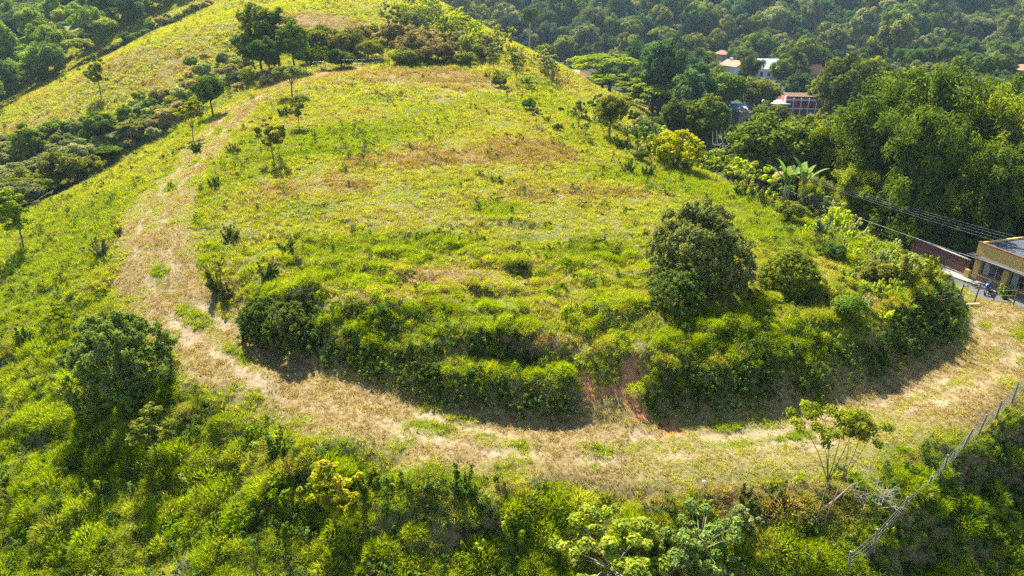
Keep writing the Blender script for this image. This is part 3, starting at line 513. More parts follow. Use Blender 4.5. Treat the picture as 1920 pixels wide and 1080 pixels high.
G = 'trees on the valley floor beside the hill'
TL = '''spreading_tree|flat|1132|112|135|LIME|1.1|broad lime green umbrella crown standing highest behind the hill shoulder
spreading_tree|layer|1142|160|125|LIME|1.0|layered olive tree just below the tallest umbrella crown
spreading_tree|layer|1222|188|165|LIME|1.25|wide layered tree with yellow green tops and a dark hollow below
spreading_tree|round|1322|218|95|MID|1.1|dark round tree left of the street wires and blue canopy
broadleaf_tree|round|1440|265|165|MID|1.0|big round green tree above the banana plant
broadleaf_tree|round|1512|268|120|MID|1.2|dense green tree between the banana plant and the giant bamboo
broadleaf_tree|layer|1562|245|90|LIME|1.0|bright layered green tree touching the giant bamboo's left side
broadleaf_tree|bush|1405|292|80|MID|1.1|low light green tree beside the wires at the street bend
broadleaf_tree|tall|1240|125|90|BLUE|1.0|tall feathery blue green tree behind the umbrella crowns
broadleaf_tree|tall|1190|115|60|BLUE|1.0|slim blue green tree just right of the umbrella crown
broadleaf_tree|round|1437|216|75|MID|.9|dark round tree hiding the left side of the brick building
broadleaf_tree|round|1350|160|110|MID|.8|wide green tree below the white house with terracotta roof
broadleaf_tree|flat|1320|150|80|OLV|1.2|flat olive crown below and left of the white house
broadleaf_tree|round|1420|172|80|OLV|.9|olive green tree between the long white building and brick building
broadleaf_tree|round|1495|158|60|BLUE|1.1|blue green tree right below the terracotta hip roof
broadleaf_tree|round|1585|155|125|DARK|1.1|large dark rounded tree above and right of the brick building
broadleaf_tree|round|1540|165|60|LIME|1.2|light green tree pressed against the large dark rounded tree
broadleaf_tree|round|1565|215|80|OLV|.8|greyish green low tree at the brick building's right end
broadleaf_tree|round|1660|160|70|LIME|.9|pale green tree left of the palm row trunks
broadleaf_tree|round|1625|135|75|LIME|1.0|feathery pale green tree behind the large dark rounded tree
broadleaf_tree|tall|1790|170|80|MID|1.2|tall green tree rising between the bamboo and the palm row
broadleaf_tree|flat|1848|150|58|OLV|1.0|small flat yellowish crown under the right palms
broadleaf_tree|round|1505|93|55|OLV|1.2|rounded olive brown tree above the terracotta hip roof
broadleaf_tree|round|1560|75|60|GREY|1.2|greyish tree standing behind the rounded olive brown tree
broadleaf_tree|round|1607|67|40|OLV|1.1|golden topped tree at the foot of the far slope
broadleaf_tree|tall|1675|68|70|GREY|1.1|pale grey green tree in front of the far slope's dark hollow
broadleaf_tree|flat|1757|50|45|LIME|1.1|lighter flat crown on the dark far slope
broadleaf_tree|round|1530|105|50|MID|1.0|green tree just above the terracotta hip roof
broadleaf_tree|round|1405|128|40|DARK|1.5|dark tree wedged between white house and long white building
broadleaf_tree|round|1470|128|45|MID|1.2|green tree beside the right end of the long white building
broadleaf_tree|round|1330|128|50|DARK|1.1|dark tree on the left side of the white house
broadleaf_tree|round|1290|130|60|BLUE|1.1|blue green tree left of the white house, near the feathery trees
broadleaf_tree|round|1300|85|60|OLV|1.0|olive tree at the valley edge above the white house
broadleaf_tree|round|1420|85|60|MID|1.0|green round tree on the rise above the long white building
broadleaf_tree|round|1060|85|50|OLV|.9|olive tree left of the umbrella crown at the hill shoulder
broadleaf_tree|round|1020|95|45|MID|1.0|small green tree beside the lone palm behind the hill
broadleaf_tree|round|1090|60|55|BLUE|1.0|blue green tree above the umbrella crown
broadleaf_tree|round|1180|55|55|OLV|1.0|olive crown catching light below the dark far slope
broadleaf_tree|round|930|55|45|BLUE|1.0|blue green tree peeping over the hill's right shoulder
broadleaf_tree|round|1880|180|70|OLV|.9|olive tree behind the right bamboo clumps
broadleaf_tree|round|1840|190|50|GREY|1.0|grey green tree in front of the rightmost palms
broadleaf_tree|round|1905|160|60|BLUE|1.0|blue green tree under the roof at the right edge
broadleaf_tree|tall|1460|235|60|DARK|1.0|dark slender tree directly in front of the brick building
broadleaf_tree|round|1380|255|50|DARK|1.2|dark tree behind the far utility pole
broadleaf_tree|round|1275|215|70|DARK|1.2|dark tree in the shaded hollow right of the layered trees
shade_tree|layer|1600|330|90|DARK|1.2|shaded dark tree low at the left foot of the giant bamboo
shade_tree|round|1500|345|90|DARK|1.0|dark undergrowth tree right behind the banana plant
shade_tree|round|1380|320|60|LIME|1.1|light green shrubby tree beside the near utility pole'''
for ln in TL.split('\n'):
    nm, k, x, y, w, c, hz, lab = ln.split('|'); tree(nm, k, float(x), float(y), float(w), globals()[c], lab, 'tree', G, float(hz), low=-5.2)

# giant bamboo on the right
GB = 'giant bamboo clumps by the street'
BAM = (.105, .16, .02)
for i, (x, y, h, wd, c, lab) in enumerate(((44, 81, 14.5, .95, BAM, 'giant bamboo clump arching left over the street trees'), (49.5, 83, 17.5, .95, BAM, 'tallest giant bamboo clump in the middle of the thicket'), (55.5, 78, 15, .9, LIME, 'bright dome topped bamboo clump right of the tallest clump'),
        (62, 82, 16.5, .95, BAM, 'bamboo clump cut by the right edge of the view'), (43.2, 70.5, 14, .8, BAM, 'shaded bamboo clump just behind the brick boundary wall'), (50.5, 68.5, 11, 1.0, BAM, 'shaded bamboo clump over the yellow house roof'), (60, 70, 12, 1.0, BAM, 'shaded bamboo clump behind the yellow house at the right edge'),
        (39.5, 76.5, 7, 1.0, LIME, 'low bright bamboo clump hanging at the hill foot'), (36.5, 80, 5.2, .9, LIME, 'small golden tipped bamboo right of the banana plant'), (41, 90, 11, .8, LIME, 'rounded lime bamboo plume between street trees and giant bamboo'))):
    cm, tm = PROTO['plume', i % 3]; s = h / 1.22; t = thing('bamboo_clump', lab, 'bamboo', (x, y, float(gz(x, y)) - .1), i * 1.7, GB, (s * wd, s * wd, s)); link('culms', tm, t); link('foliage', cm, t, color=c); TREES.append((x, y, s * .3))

# bushes and small trees on the hill
GH = 'bushes and small trees on the hill'
tree('round_bush', 'hero', 1312, 470, 178, (.195, .235, .065), 'largest dark round bush on the right side of the knoll', 'bush', None, 1.02, 0, 0.)
tree('round_bush', 'hero', 1272, 548, 105, (.14, .18, .045), 'lower bush leaning against the front left of the largest bush', 'bush', None, .8, 1)
tree('round_bush', 'hero', 1482, 510, 105, (.21, .24, .03), 'yellow green spreading shrub right of the largest dark bush', 'bush', None, .8, 1)
tree('round_bush', 'hero', 222, 672, 172, (.185, .23, .055), 'large dark bush on the slope below the road bend', 'bush', None, 1.02, 2)
SH = '''hillside_tree|@sapling|298|868|105|OLV|1.0|small olive crowned tree below the large slope bush
hillside_tree|@sapling|632|1000|125|YEL2|1.0|yellow green sapling rising from the foreground grass
hillside_tree|@sapling|45|468|90|LIME|1.0|small tree with bright leaves at the left edge of the slope
hillside_tree|@sapling|515|308|72|OLV|1.0|lone small tree on the left side of the plateau
hillside_tree|@sapling|561|240|44|OLV|1.0|slender small tree beneath the umbrella shaped tree
hillside_tree|@round|400|216|58|MIDD|1.1|dark leafy tree at the top of the road's left edge
hillside_tree|@wispy|362|262|66|LIME|1.0|thin pale green tree left of the road below the dark leafy tree
hillside_tree|@sapling|190|183|58|OLV|1.0|lone slim tree on the far grass slope
hillside_tree|@sapling|118|628|62|LIME|.9|bright leafy sapling behind the large slope bush
hillside_tree|@round|1142|258|66|OLV|1.0|small rounded tree on the hill's right slope
hillside_tree|wispy|1085|200|38|GREY|1.6|thin grey stemmed tree left of the small rounded tree
hillside_tree|wispy|970|110|40|OLV|1.3|wispy tree at the top right corner of the plateau
hillside_tree|wispy|926|92|36|GREY|1.2|pale wispy tree above the plateau's right corner
hillside_tree|@sapling|602|128|34|LIME|1.1|small lime sapling in the fence line left of the gate
grove_tree|round|478|45|70|OLV|1.4|tall tree at the left of the grove above the road end
grove_tree|tall|515|55|78|MID|.9|tallest tree of the grove above the road end
grove_tree|round|545|70|66|MID|1.2|right hand tree of the grove above the road end
grove_tree|round|470|85|55|DARK|1.1|low dark tree in the grove's left foot
grove_tree|round|500|95|60|DARK|1.1|low dark tree inside the grove's middle
grove_tree|@sapling|469|150|30|GREY|1.1|small pale stemmed tree in front of the grove
hillside_bush|bush|600|75|80|OLV|.9|broad olive bush right of the grove
hillside_bush|bush|650|80|80|OLV|.9|olive bush between the grove and the gate
hillside_bush|bush|690|92|60|OLV|.9|olive bush directly left of the gate
hillside_bush|bush|575|105|50|DARK|.9|dark low bush at the foot of the broad olive bush
hillside_bush|bush|640|110|60|DARK|.8|dark low bush along the fence left of the gate
hillside_bush|bush|770|85|80|BROWNISH|.8|brownish bush right of the gate
hillside_bush|bush|820|95|70|BROWNISH|.8|brownish bush at the plateau's upper edge
hillside_bush|bush|760|105|60|OLV|.7|low olive bush just right of the gate post
hillside_bush|bush|870|108|50|OLV|.7|small olive bush at the plateau's top right
hillside_bush|bush|735|62|60|BROWNISH|.8|dark brown bush on the bank above the gate
hillside_bush|bush|780|40|60|GREY|.9|grey bush on the upper right skyline of the hill
hillside_bush|wispy|840|45|45|OLV|1.0|wispy shrub on the hill's right skyline
hillside_bush|wispy|740|25|45|OLV|1.2|wispy shrub near the top of the hill
hillside_bush|bush|1272|275|95|YEL|.9|bush covered in yellow blossom at the hill's right foot
hillside_bush|bush|1322|300|55|YEL2|.9|yellow green bush beside the yellow blossoming bush
hillside_bush|bush|1525|385|60|GREY|1.0|rounded grey green bush below the banana plant
hillside_bush|bush|1480|395|55|OLV|1.0|olive bush left of the rounded grey green bush
hillside_bush|shrub|1545|425|50|GREY|1.0|small grey shrub in front of the rounded grey green bush
hillside_bush|shrub|1440|372|50|OLV|1.0|olive shrub along the ridge left of the grey green bush
hillside_bush|shrub|1395|355|45|OLV|1.0|olive shrub on the ridge below the near utility pole
hillside_bush|shrub|1180|312|40|MIDD|1.0|small dark shrub by the yellow blossoming bush
hillside_bush|shrub|1215|318|35|MIDD|1.1|second small dark shrub by the yellow blossoming bush
hillside_bush|bush|1640|510|70|OLV|.9|olive shrub near the right end of the knoll
hillside_bush|shrub|1700|505|80|OLV|1.2|leafy shrub at the knoll's right tip
hillside_bush|bush|1590|575|70|MID|.8|green shrub behind the crest of the right bank
hillside_bush|bush|1560|470|55|DARK|.8|dark green shrub on the knoll's right shoulder
hillside_bush|shrub|1740|500|55|LIME|1.2|pale shrub crowning the knoll's rightmost corner
hillside_bush|hero|490|600|85|MIDD|1.0|dark bush at the left start of the cut bank
hillside_bush|hero|540|612|95|MIDD|.95|largest dark bush on the left part of the cut bank
hillside_bush|shrub|575|635|70|MIDD|.9|dark bush at the right of the left bank cluster
hillside_bush|shrub|405|520|60|OLV|1.3|leggy shrub on the road's inner edge
hillside_bush|shrub|425|545|40|BROWNISH|1.0|brown leggy shrub below the road's inner edge
hillside_bush|shrub|498|505|52|MIDD|.9|dark low shrub above the left bank cluster
hillside_bush|shrub|430|437|45|MIDD|1.1|dark shrub left of the plateau's middle
hillside_bush|shrub|535|460|48|MIDD|.9|dark shrub right of its twin left of the plateau's middle
hillside_bush|shrub|185|465|45|GREY|1.1|grey green shrub on the road's outer edge
hillside_bush|shrub|220|430|22|MIDD|1.3|tiny dark shrub above the grey green roadside shrub
hillside_bush|shrub|400|340|30|MIDD|1.3|dark upright shrub beside the upper road
hillside_bush|shrub|435|278|35|OLV|.9|low olive shrub at the road's inner edge near the lone tree
hillside_bush|shrub|368|273|30|MIDD|1.0|dark shrub below the thin pale green tree
hillside_bush|shrub|530|208|28|MIDD|1.1|dark shrub left of the slender small tree
hillside_bush|shrub|45|630|42|MIDD|1.5|upright dark shrub at the left edge of the slope
hillside_bush|open|1140|1035|220|LIME2|.8|large pale green leafy shrub at the bottom edge of the view
hillside_bush|open|1320|1010|165|GREY2|.9|grey green leafy shrub right of the large pale one
hillside_bush|sapling|1392|965|70|GREY2|.8|small round leaved sapling above the grey green leafy shrub
hillside_bush|shrub|1400|930|55|MIDD|1.1|dark leafy shrub below the dry road edge
hillside_bush|shrub|1455|925|50|MIDD|1.2|second dark leafy shrub below the dry road edge
hillside_bush|shrub|870|900|70|MID|1.3|tall weedy clump at the road's front edge
hillside_bush|shrub|690|900|70|MID|1.2|tall dark grass clump left of the weedy clump
hillside_bush|shrub|520|830|70|MID|1.2|leafy clump at the road's lower left edge
hillside_bush|shrub|120|880|50|MIDD|1.0|dark herb on the lower left slope
hillside_bush|shrub|30|925|60|MIDD|1.0|dark herb near the bottom left corner
hillside_bush|shrub|1890|547|45|LIME|1.1|pale shrub standing before the yellow house door'''
MIDD = (.12, .165, .036)
YEL2, LIME2, GREY2 = (.30, .31, .014), (.26, .31, .035), (.20, .24, .065)
for ln in SH.split('\n'):
    nm, k, x, y, w, c, hz, lab = ln.split('|'); tree(nm, k, float(x), float(y), float(w), globals()[c], lab, 'bush' if 'bush' in nm else 'tree', GH, float(hz), base=k[0] == '@')
RN = ['uppermost', 'second from the top', 'third from the top', 'fourth from the top', 'fifth from the top', 'sixth from the top', 'seventh from the top', 'lowest of the tight row', 'just outside the third', 'just outside the second', 'standing apart outside the seventh', 'well below the row', 'near the small dark shrubs', 'next to the yellow blossoming bush']
for i, (x, y, w, c) in enumerate([(915, 140, 26, OLV), (935, 152, 30, GREY), (955, 165, 34, DARK), (975, 178, 30, OLV), (990, 195, 34, GREY), (1008, 210, 30, DARK), (1025, 222, 32, GREY), (1043, 238, 34, DARK), (1000, 160, 28, OLV), (985, 150, 30, DARK), (1050, 205, 26, OLV), (1100, 235, 36, OLV), (1165, 265, 40, OLV), (1200, 290, 40, GREY)]):
    tree('ridge_shrub', ('shrub', 'bush', 'wispy')[i % 3], x + 3 * math.sin(i * 2.1), y, w * (.8 + .25 * math.sin(i * 1.7)), (OLV, GREY, MIDD)[(i * 2) % 3], 'weedy shrub in the row on the plateau edge, %s' % RN[i], 'shrub', 'shrub row along the plateau edge', .95)

# ------------------------------------------------------------------ woods that read as one mass
def inst_copy(kinds):
    out = []
    for k in kinds:
        for v in range(3):
            me = PROTO[k, v][0].copy(); me.materials.clear(); me.materials.append(LEAF_I); out.append(me)
    return proto_collection('wood_' + kinds[0], out)
WC = inst_copy(['round', 'tall', 'bush', 'flat'])     # 0-2 3-5 6-8 9-11
BC = inst_copy(['shrub', 'wispy', 'sapling'])
WOODCOL = np.array([DARK, DARK, MID, BLUE, BLUE, OLV, GREY, (.08, .1, .03)])
KEEP = []            # clearings: (x, y, radius)
VIEWS = []           # open views: pixel box of a house front and its distance
def proj(x, y, z):
    d = y * math.cos(PITCH) - (z - CAM_H) * math.sin(PITCH); return 960 + FPX * x / d, 540 - FPX * (y * math.sin(PITCH) + (z - CAM_H) * math.cos(PITCH)) / d, d
def wood(name, label, pts, w, r, coll=None, idx=None, hz=None, cols=WOODCOL, bright=1.):
    x, y = pts; n = len(x); k = np.ones(n, bool)
    for (a, b, c) in KEEP: k &= (x - a) ** 2 + (y - b) ** 2 > c * c
    X, Y0, D = proj(x, y, gz(x, y)); _, Y1, _ = proj(x, y, gz(x, y) + 1.1 * w); hw = w * .45 * FPX / D
    for (a, b, c, d, D0) in VIEWS: k &= ~((X + hw > a) & (X - hw < c) & (Y1 < d) & (Y0 > b) & (D < D0 + 6))
    x, y, w = x[k], y[k], w[k]; n = len(x); z = gz(x, y); idx = r.choice([0, 1, 2, 3, 4, 5, 0, 1, 2, 9, 10, 11], n) if idx is None else r.choice(idx, n)
    t = cols[r.integers(0, len(cols), n)] * r.uniform(.75, 1.25, (n, 1)) * bright; hz = r.uniform(.85, 1.3, n) if hz is None else r.uniform(*hz, n)
    return scatter(name, label, np.stack([x, y, z - .1], 1), np.stack([0 * x, 0 * x, r.uniform(0, 6.28, n)], 1), np.stack([w, w, w * hz], 1), idx, t, coll or WC)
def jit(x0, x1, y0, y1, st, r):
    X, Y = np.meshgrid(np.arange(x0, x1, st), np.arange(y0, y1, st)); X = X + r.uniform(-.45, .45, X.shape) * st; Y = Y + r.uniform(-.45, .45, X.shape) * st; return X.ravel(), Y.ravel()

# ------------------------------------------------------------------ street, houses, poles, fences
WHITE = plain('white_plaster', (.78, .78, .76), .8, .06, 1.5); TERRA = plain('terracotta_tiles', (.42, .17, .10), .85, .3, 2.5, .4); GREYROOF = plain('grey_metal_roof', (.45, .47, .50), .5, .12, 1.2)
YELLOW = plain('yellow_plaster', (.56, .37, .115), .85, .12, 1.2); CONC = plain('weathered_concrete', (.26, .25, .23), .9, .25, 1.6, .2); DARKROOF = plain('dark_roof_slab', (.055, .065, .085), .85, .35, .9)
GLASS = plain('dark_window_glass', (.02, .025, .03), .15, .1, 2, 0, 0, .5); BRICKRED = plain('brick_red_paint', (.27, .055, .045), .85, .15, 2); RUST = plain('rusty_wood', (.11, .06, .035), .9, .3, 5)
WOODP = plain('grey_post_wood', (.20, .165, .13), .95, .35, 9, .3); WIRE = plain('galvanised_wire', (.42, .42, .42), .45, .1, 3, 0, .4); CABLE = plain('grey_cable', (.30, .31, .33), .6, .1, 3)
BLUEP = plain('blue_sheet', (.03, .34, .55), .5, .12, 2); BEIGE = plain('beige_plaster', (.5, .42, .33), .85, .12, 2); RUBBER = plain('black_rubber', (.02, .02, .02), .8, .2, 4); BLUEBIKE = plain('blue_fairing', (.015, .05, .42), .3, .08, 4, 0, 0, .5); SHUT = plain('pale_shutter', (.62, .62, .60), .7, .06, 3)
STONE = plain('stone_facing', (.21, .165, .12), .9, .45, 4.5, .5)
def brickmat():
    m, n, l, o = mk('brick_wall'); b = n.new('ShaderNodeBsdfPrincipled'); b.inputs['Roughness'].default_value = .9; tc = n.new('ShaderNodeTexCoord'); mp = n.new('ShaderNodeMapping'); mp.inputs['Rotation'].default_value = (R(90), 0, 0)
    t = n.new('ShaderNodeTexBrick'); t.inputs['Color1'].default_value = (.15, .05, .03, 1); t.inputs['Color2'].default_value = (.11, .04, .025, 1); t.inputs['Mortar'].default_value = (.10, .08, .07, 1); t.inputs['Scale'].default_value = 5  # brick and mortar darkened: the wall's shade is put into the colour
    l.new(tc.outputs['Object'], mp.inputs[0]); l.new(mp.outputs[0], t.inputs[0]); l.new(t.outputs[0], b.inputs[0]); l.new(b.outputs[0], o.inputs[0]); return m
def asphalt():
    m, n, l, o = mk('asphalt'); b = n.new('ShaderNodeBsdfPrincipled'); b.inputs['Roughness'].default_value = .85; tc = n.new('ShaderNodeTexCoord'); t = n.new('ShaderNodeTexNoise'); t.inputs['Scale'].default_value = .7; t.inputs['Detail'].default_value = 9; l.new(tc.outputs['Object'], t.inputs[0])
    r = n.new('ShaderNodeValToRGB'); r.color_ramp.elements[0].position = .35; r.color_ramp.elements[0].color = (.05, .052, .058, 1); r.color_ramp.elements[1].position = .7; r.color_ramp.elements[1].color = (.11, .11, .115, 1); l.new(t.outputs[0], r.inputs[0]); l.new(r.outputs[0], b.inputs[0]); l.new(b.outputs[0], o.inputs[0]); return m
def ribbon(name, line, zs, o0, o1, mat, top, thick=None):
    pts = []
    for i in range(len(line) - 1):
        for k in range(6): q = k / 6; pts.append((line[i][0] * (1 - q) + line[i + 1][0] * q, line[i][1] * (1 - q) + line[i + 1][1] * q, zs[i] * (1 - q) + zs[i + 1] * q))
    V = []; F = []
    for i, p in enumerate(pts):
        a = Vector(pts[max(i - 1, 0)]); b = Vector(pts[min(i + 1, len(pts) - 1)]); t = (b - a); t.z = 0; t.normalize(); nx, ny = t.y, -t.x
        for o in (o0, o1):
            V.append((p[0] + nx * o, p[1] + ny * o, p[2] + top)); 
            if thick: V.append((p[0] + nx * o, p[1] + ny * o, p[2] + top - thick))
    w = 4 if thick else 2
    for i in range(len(pts) - 1):
        a = i * w; b = a + w
        if thick: F += [[a, b, b + 2, a + 2], [a + 1, a, b, b + 1], [a + 2, a + 3, b + 3, b + 2]]
        else: F.append([a, a + 1, b + 1, b])
    o = link(name, mesh(name, np.array(V), F, mat)); o['kind'] = 'structure'; return o
ribbon('street', STREET[:9], SZ[:9], -2.6, 2.0, asphalt(), -.03)
ribbon('pavement', STREET[1:5], SZ[1:5], 2.0, 3.25, CONC, .10, .25)

# yellow house by the street: local x along its front (towards the camera), y inward, z up
HA = Vector((43.75, 60.2, -3.85)); HR = math.atan2(-.957, .29)
h = thing('yellow_house', 'yellow single storey house with a dark flat roof beside the street', 'house', HA, HR)
HL, HD, CAN, TOP = 9.2, 6.5, 2.45, 3.75
MB().box(0, .0, CAN + .14, HL, .18, TOP).box(0, .18, 0, .18, HD, TOP).box(0.18, HD - .18, 0, HL, HD, TOP).box(HL - .18, .18, 0, HL, HD - .18, TOP).build('wall', YELLOW, h)
MB().box(.19, .19, TOP - .35, HL - .19, HD - .19, TOP - .17).build('roof', DARKROOF, h)
MB().box(-.05, -.06, TOP, HL + .05, .22, TOP + .07).build('coping', RUST, h)
MB().box(-.35, -.75, CAN, HL + .2, .185, CAN + .135).build('canopy', plain('shaded_slab', (.06, .058, .056), .9, .3, 1.5), h)  # grey slab coloured darker in place of shade, as the sun reaches it
lw = MB().box(.45, .02, 0, 5.9, .2, .72).build('low_wall', STONE, h); MB().box(.3, -.03, .72, 6.0, .24, .84).build('ledge', YELLOW, lw)
for x0, x1 in ((0.2, .75), (3.05, 3.6), (5.85, 6.35)): MB().box(x0, -.02, .0 if x0 > 5 or x0 < .3 else .845, x1, .34, CAN - .005).build('pillar', YELLOW, h)
MB().box(-.35, -.35, 0, .15, -.05, .95).build('gate_pier', YELLOW, h)
for x0, x1 in ((.75, 3.05), (3.6, 5.85)):
    w = MB().box(x0, .30, .85, x1, .34, CAN - .01).build('window', GLASS, h)
    f = MB()
    for q in (0, .33, .66, 1): xx = x0 + .04 + (x1 - x0 - .08) * q; f.box(xx - .03, .24, .85, xx + .03, .295, CAN - .02)
    f.box(x0 + .01, .245, .86, x1 - .01, .285, .92).build('frame', WIRE, w)
    MB().box(x0 + .25, .22, .95, x0 + .75, .238, CAN - .25).build('curtain', plain('grey_curtain_%d' % int(x0), (.3, .32, .33), .9, .3, 3), w)
MB().box(.2, 1.6, 0, HL - .2, 1.7, CAN + .1).build('inner_wall', plain('dim_interior', (.12, .08, .05), .9, .2, 2), h)
def postermat():
    m, n, l, o = mk('purple_poster'); b = n.new('ShaderNodeBsdfPrincipled'); b.inputs['Roughness'].default_value = .6; tc = n.new('ShaderNodeTexCoord'); t = n.new('ShaderNodeTexVoronoi'); t.inputs['Scale'].default_value = 4.5; l.new(tc.outputs['Object'], t.inputs[0])
    r = n.new('ShaderNodeValToRGB'); r.color_ramp.interpolation = 'CONSTANT'; e = r.color_ramp.elements; e[0].color = (.10, .035, .16, 1); e[1].position = .55; e[1].color = (.45, .3, .5, 1); x = e.new(.3); x.color = (.25, .08, .30, 1); l.new(t.outputs[0], r.inputs[0]); l.new(r.outputs[0], b.inputs[0]); l.new(b.outputs[0], o.inputs[0]); return m
MB().box(6.45, -.06, .75, 7.55, -.03, CAN - .15).build('poster', postermat(), h)['label'] = 'purple printed poster'
MB().box(6.4, -.028, 0, 7.6, .16, CAN - .01).build('front_wall', BEIGE, h)
MB().box(7.62, -.9, 0, 7.95, .16, CAN - .01).build('pillar', CONC, h)
sg = MB().box(7.6, -.08, 2.75, 9.0, -.015, 3.6).build('sign_board', plain('faded_sign', (.10, .10, .09), .7, .9, 3), h)
MB().box(8.0, -1.05, 2.59, 8.4, -.95, 2.72).build('lamp', WHITE, h)
MB().box(4.0, 2.0, TOP - .169, 4.35, 2.3, TOP - .02).build('roof_vent', WHITE, h)

bw = thing('brick_wall', 'low red brick boundary wall left of the yellow house', 'wall', HA, HR)
MB().box(-7, -.02, -.5, -.36, .16, 1.75).build('brickwork', brickmat(), bw); MB().box(-7, -.06, 1.75, -.36, .2, 1.82).build('coping', CONC, bw); MB().box(-7, -.08, -.5, -.36, -.025, .3).build('plinth', CONC, bw)

# motorcycle on the pavement
def motorcycle(loc, rz):
    t = thing('motorcycle', 'blue motorcycle parked before the yellow house', 'motorcycle', loc, rz)
    def ring(cx, r, n=14):
        m = MB(); m.tube([(cx + r * math.cos(6.2832 * k / n), 0, .30 + r * math.sin(6.2832 * k / n)) for k in range(n + 1)], .055, 6, False); return m
    for cx in (-.62, .66):
        w = ring(cx, .25).build('wheel', RUBBER, t); m = MB()
        for k in range(5): a = k * 1.2566; m.tube([(cx, 0, .3), (cx + .21 * math.cos(a), 0, .3 + .21 * math.sin(a))], .015, 4)
        m.tube([(cx, -.05, .3), (cx, .05, .3)], .05, 8).build('hub', WIRE, w)
    MB().tube([(-.35, 0, .72), (.05, 0, .85), (.32, 0, .86), (.42, 0, .72)], [.10, .17, .15, .06], 8).build('fuel_tank', BLUEBIKE, t, True)
    MB().tube([(.38, 0, .9), (.55, 0, .82), (.62, 0, .62)], [.16, .14, .06], 8).build('front_fairing', BLUEBIKE, t, True)
    MB().tube([(-.1, 0, .84), (-.4, 0, .83), (-.75, 0, .93), (-.92, 0, .95)], [.10, .14, .12, .05], 8).build('seat', RUBBER, t, True)
    MB().tube([(-.2, 0, .45), (.15, 0, .42)], [.16, .17], 8).build('engine', plain('engine_grey', (.12, .12, .12), .5, .2, 6, 0, .5), t)
    MB().tube([(.36, .06, .95), (.66, .06, .3)], .025, 6).tube([(.36, -.06, .95), (.66, -.06, .3)], .025, 6).build('fork', WIRE, t); MB().tube([(.3, -.34, 1.06), (.36, -.1, 1.0), (.36, .1, 1.0), (.3, .34, 1.06)], .02, 6).build('handlebar', RUBBER, t)
    MB().tube([(.0, -.16, .34), (-.4, -.17, .36), (-.8, -.17, .5)], [.03, .05, .055], 7).build('exhaust', WIRE, t); MB().tube([(.3, 0, .8), (-.1, 0, .35), (-.62, 0, .3), (-.3, 0, .75), (.3, 0, .8)], .03, 5).build('frame', RUBBER, t)
    MB().tube([(-.1, .1, .3), (-.15, .32, -.02)], .015, 5).build('stand', RUBBER, t); MB().tube([(.42, 0, .98), (.52, 0, .95)], [.09, .07], 8).build('headlight', SHUT, t)
    t.rotation_euler = (R(7), 0, rz)
mq = sight(1851, 550, -3.74); motorcycle((mq[0], mq[1], -3.75), R(222))

# houses in the valley
def house(name, label, cx, cy, wpx, dm, hm, rot, wall, roof, rk='gable', rh=1.6, wins=(), lift=0., low=-5, ov=.5):
    x, y, z, mpp = lift_px(cx, cy, lift, low); w = wpx * mpp; t = thing(name, label, 'house', (x, y, z), R(rot)); KEEP.append((x, y, max(w, dm) * .62))
    pd = proj(x, y, z); VIEWS.append((cx - wpx * .42, proj(x, y, z + hm + rh)[1], cx + wpx * .42, proj(x, y, z + lift)[1] + 2, pd[2]))
    MB().box(-w / 2, -dm / 2, -.6, w / 2, dm / 2, hm).build('wall', wall, t); m = MB(); a, b = w / 2 + ov, dm / 2 + ov
    if rk == 'gable': m.add([(-a, -b, hm + .01), (a, -b, hm + .01), (a, b, hm + .01), (-a, b, hm + .01), (-a, 0, hm + rh), (a, 0, hm + rh)], [[0, 1, 5, 4], [2, 3, 4, 5], [0, 4, 3], [1, 2, 5], [0, 3, 2, 1]])
    elif rk == 'gablex': m.add([(-a, -b, hm + .01), (a, -b, hm + .01), (a, b, hm + .01), (-a, b, hm + .01), (0, -b, hm + rh), (0, b, hm + rh)], [[0, 4, 5, 3], [1, 2, 5, 4], [0, 1, 4], [2, 3, 5], [0, 3, 2, 1]])
    elif rk == 'hip': c = a * .45; m.add([(-a, -b, hm + .01), (a, -b, hm + .01), (a, b, hm + .01), (-a, b, hm + .01), (-c, 0, hm + rh), (c, 0, hm + rh)], [[0, 1, 5, 4], [2, 3, 4, 5], [0, 4, 3], [1, 2, 5], [0, 3, 2, 1]])
    else: m.box(-a, -b, hm + .01, a, b, hm + rh)
    rf = m.build('roof', roof, t)
    for (u, zz, ww, hh) in wins:
        q = MB().box(u * w - ww / 2, -dm / 2 - .03, zz, u * w + ww / 2, -dm / 2 + .05, zz + hh).build('window', GLASS, t); f = MB().box(u * w - ww / 2 - .1, -dm / 2 - .08, zz - .12, u * w + ww / 2 + .1, -dm / 2 - .035, zz - .02)
        f.build('sill', WHITE, q)
    return t
hw = house('village_house', 'white house with terracotta roof in the valley trees', 1376, 146, 34, 9, 4.6, 24, WHITE, TERRA, 'gablex', 1.9, ((-.25, 1.4, .9, 1.2), (.1, 1.4, .8, 1.8), (.32, 1.2, .8, 2.0)))
MB().box(4.2, -4.4, -.5, 7.6, 1, 3.4).build('annex', WHITE, hw); MB().box(4.0, -4.8, 3.41, 7.9, 1.2, 3.7).build('annex_roof', plain('pale_slab', (.55, .52, .48), .85, .1, 2), hw); MB().box(-.6, 2, 5.6, .4, 3, 7.2).build('chimney', WHITE, hw)
house('village_house', 'small house with an orange roof above the white house', 1352, 118, 12, 7, 4, 10, BEIGE, TERRA, 'hip', 1.6)
house('long_shed', 'long white building with a pale metal roof behind a palm', 1433, 144, 38, 10, 3.4, -6, WHITE, GREYROOF, 'gable', 3.4, ((-.3, .8, 1, 1.6), (.05, .8, 1, 1.6), (.3, .8, 1.2, 1.8)))
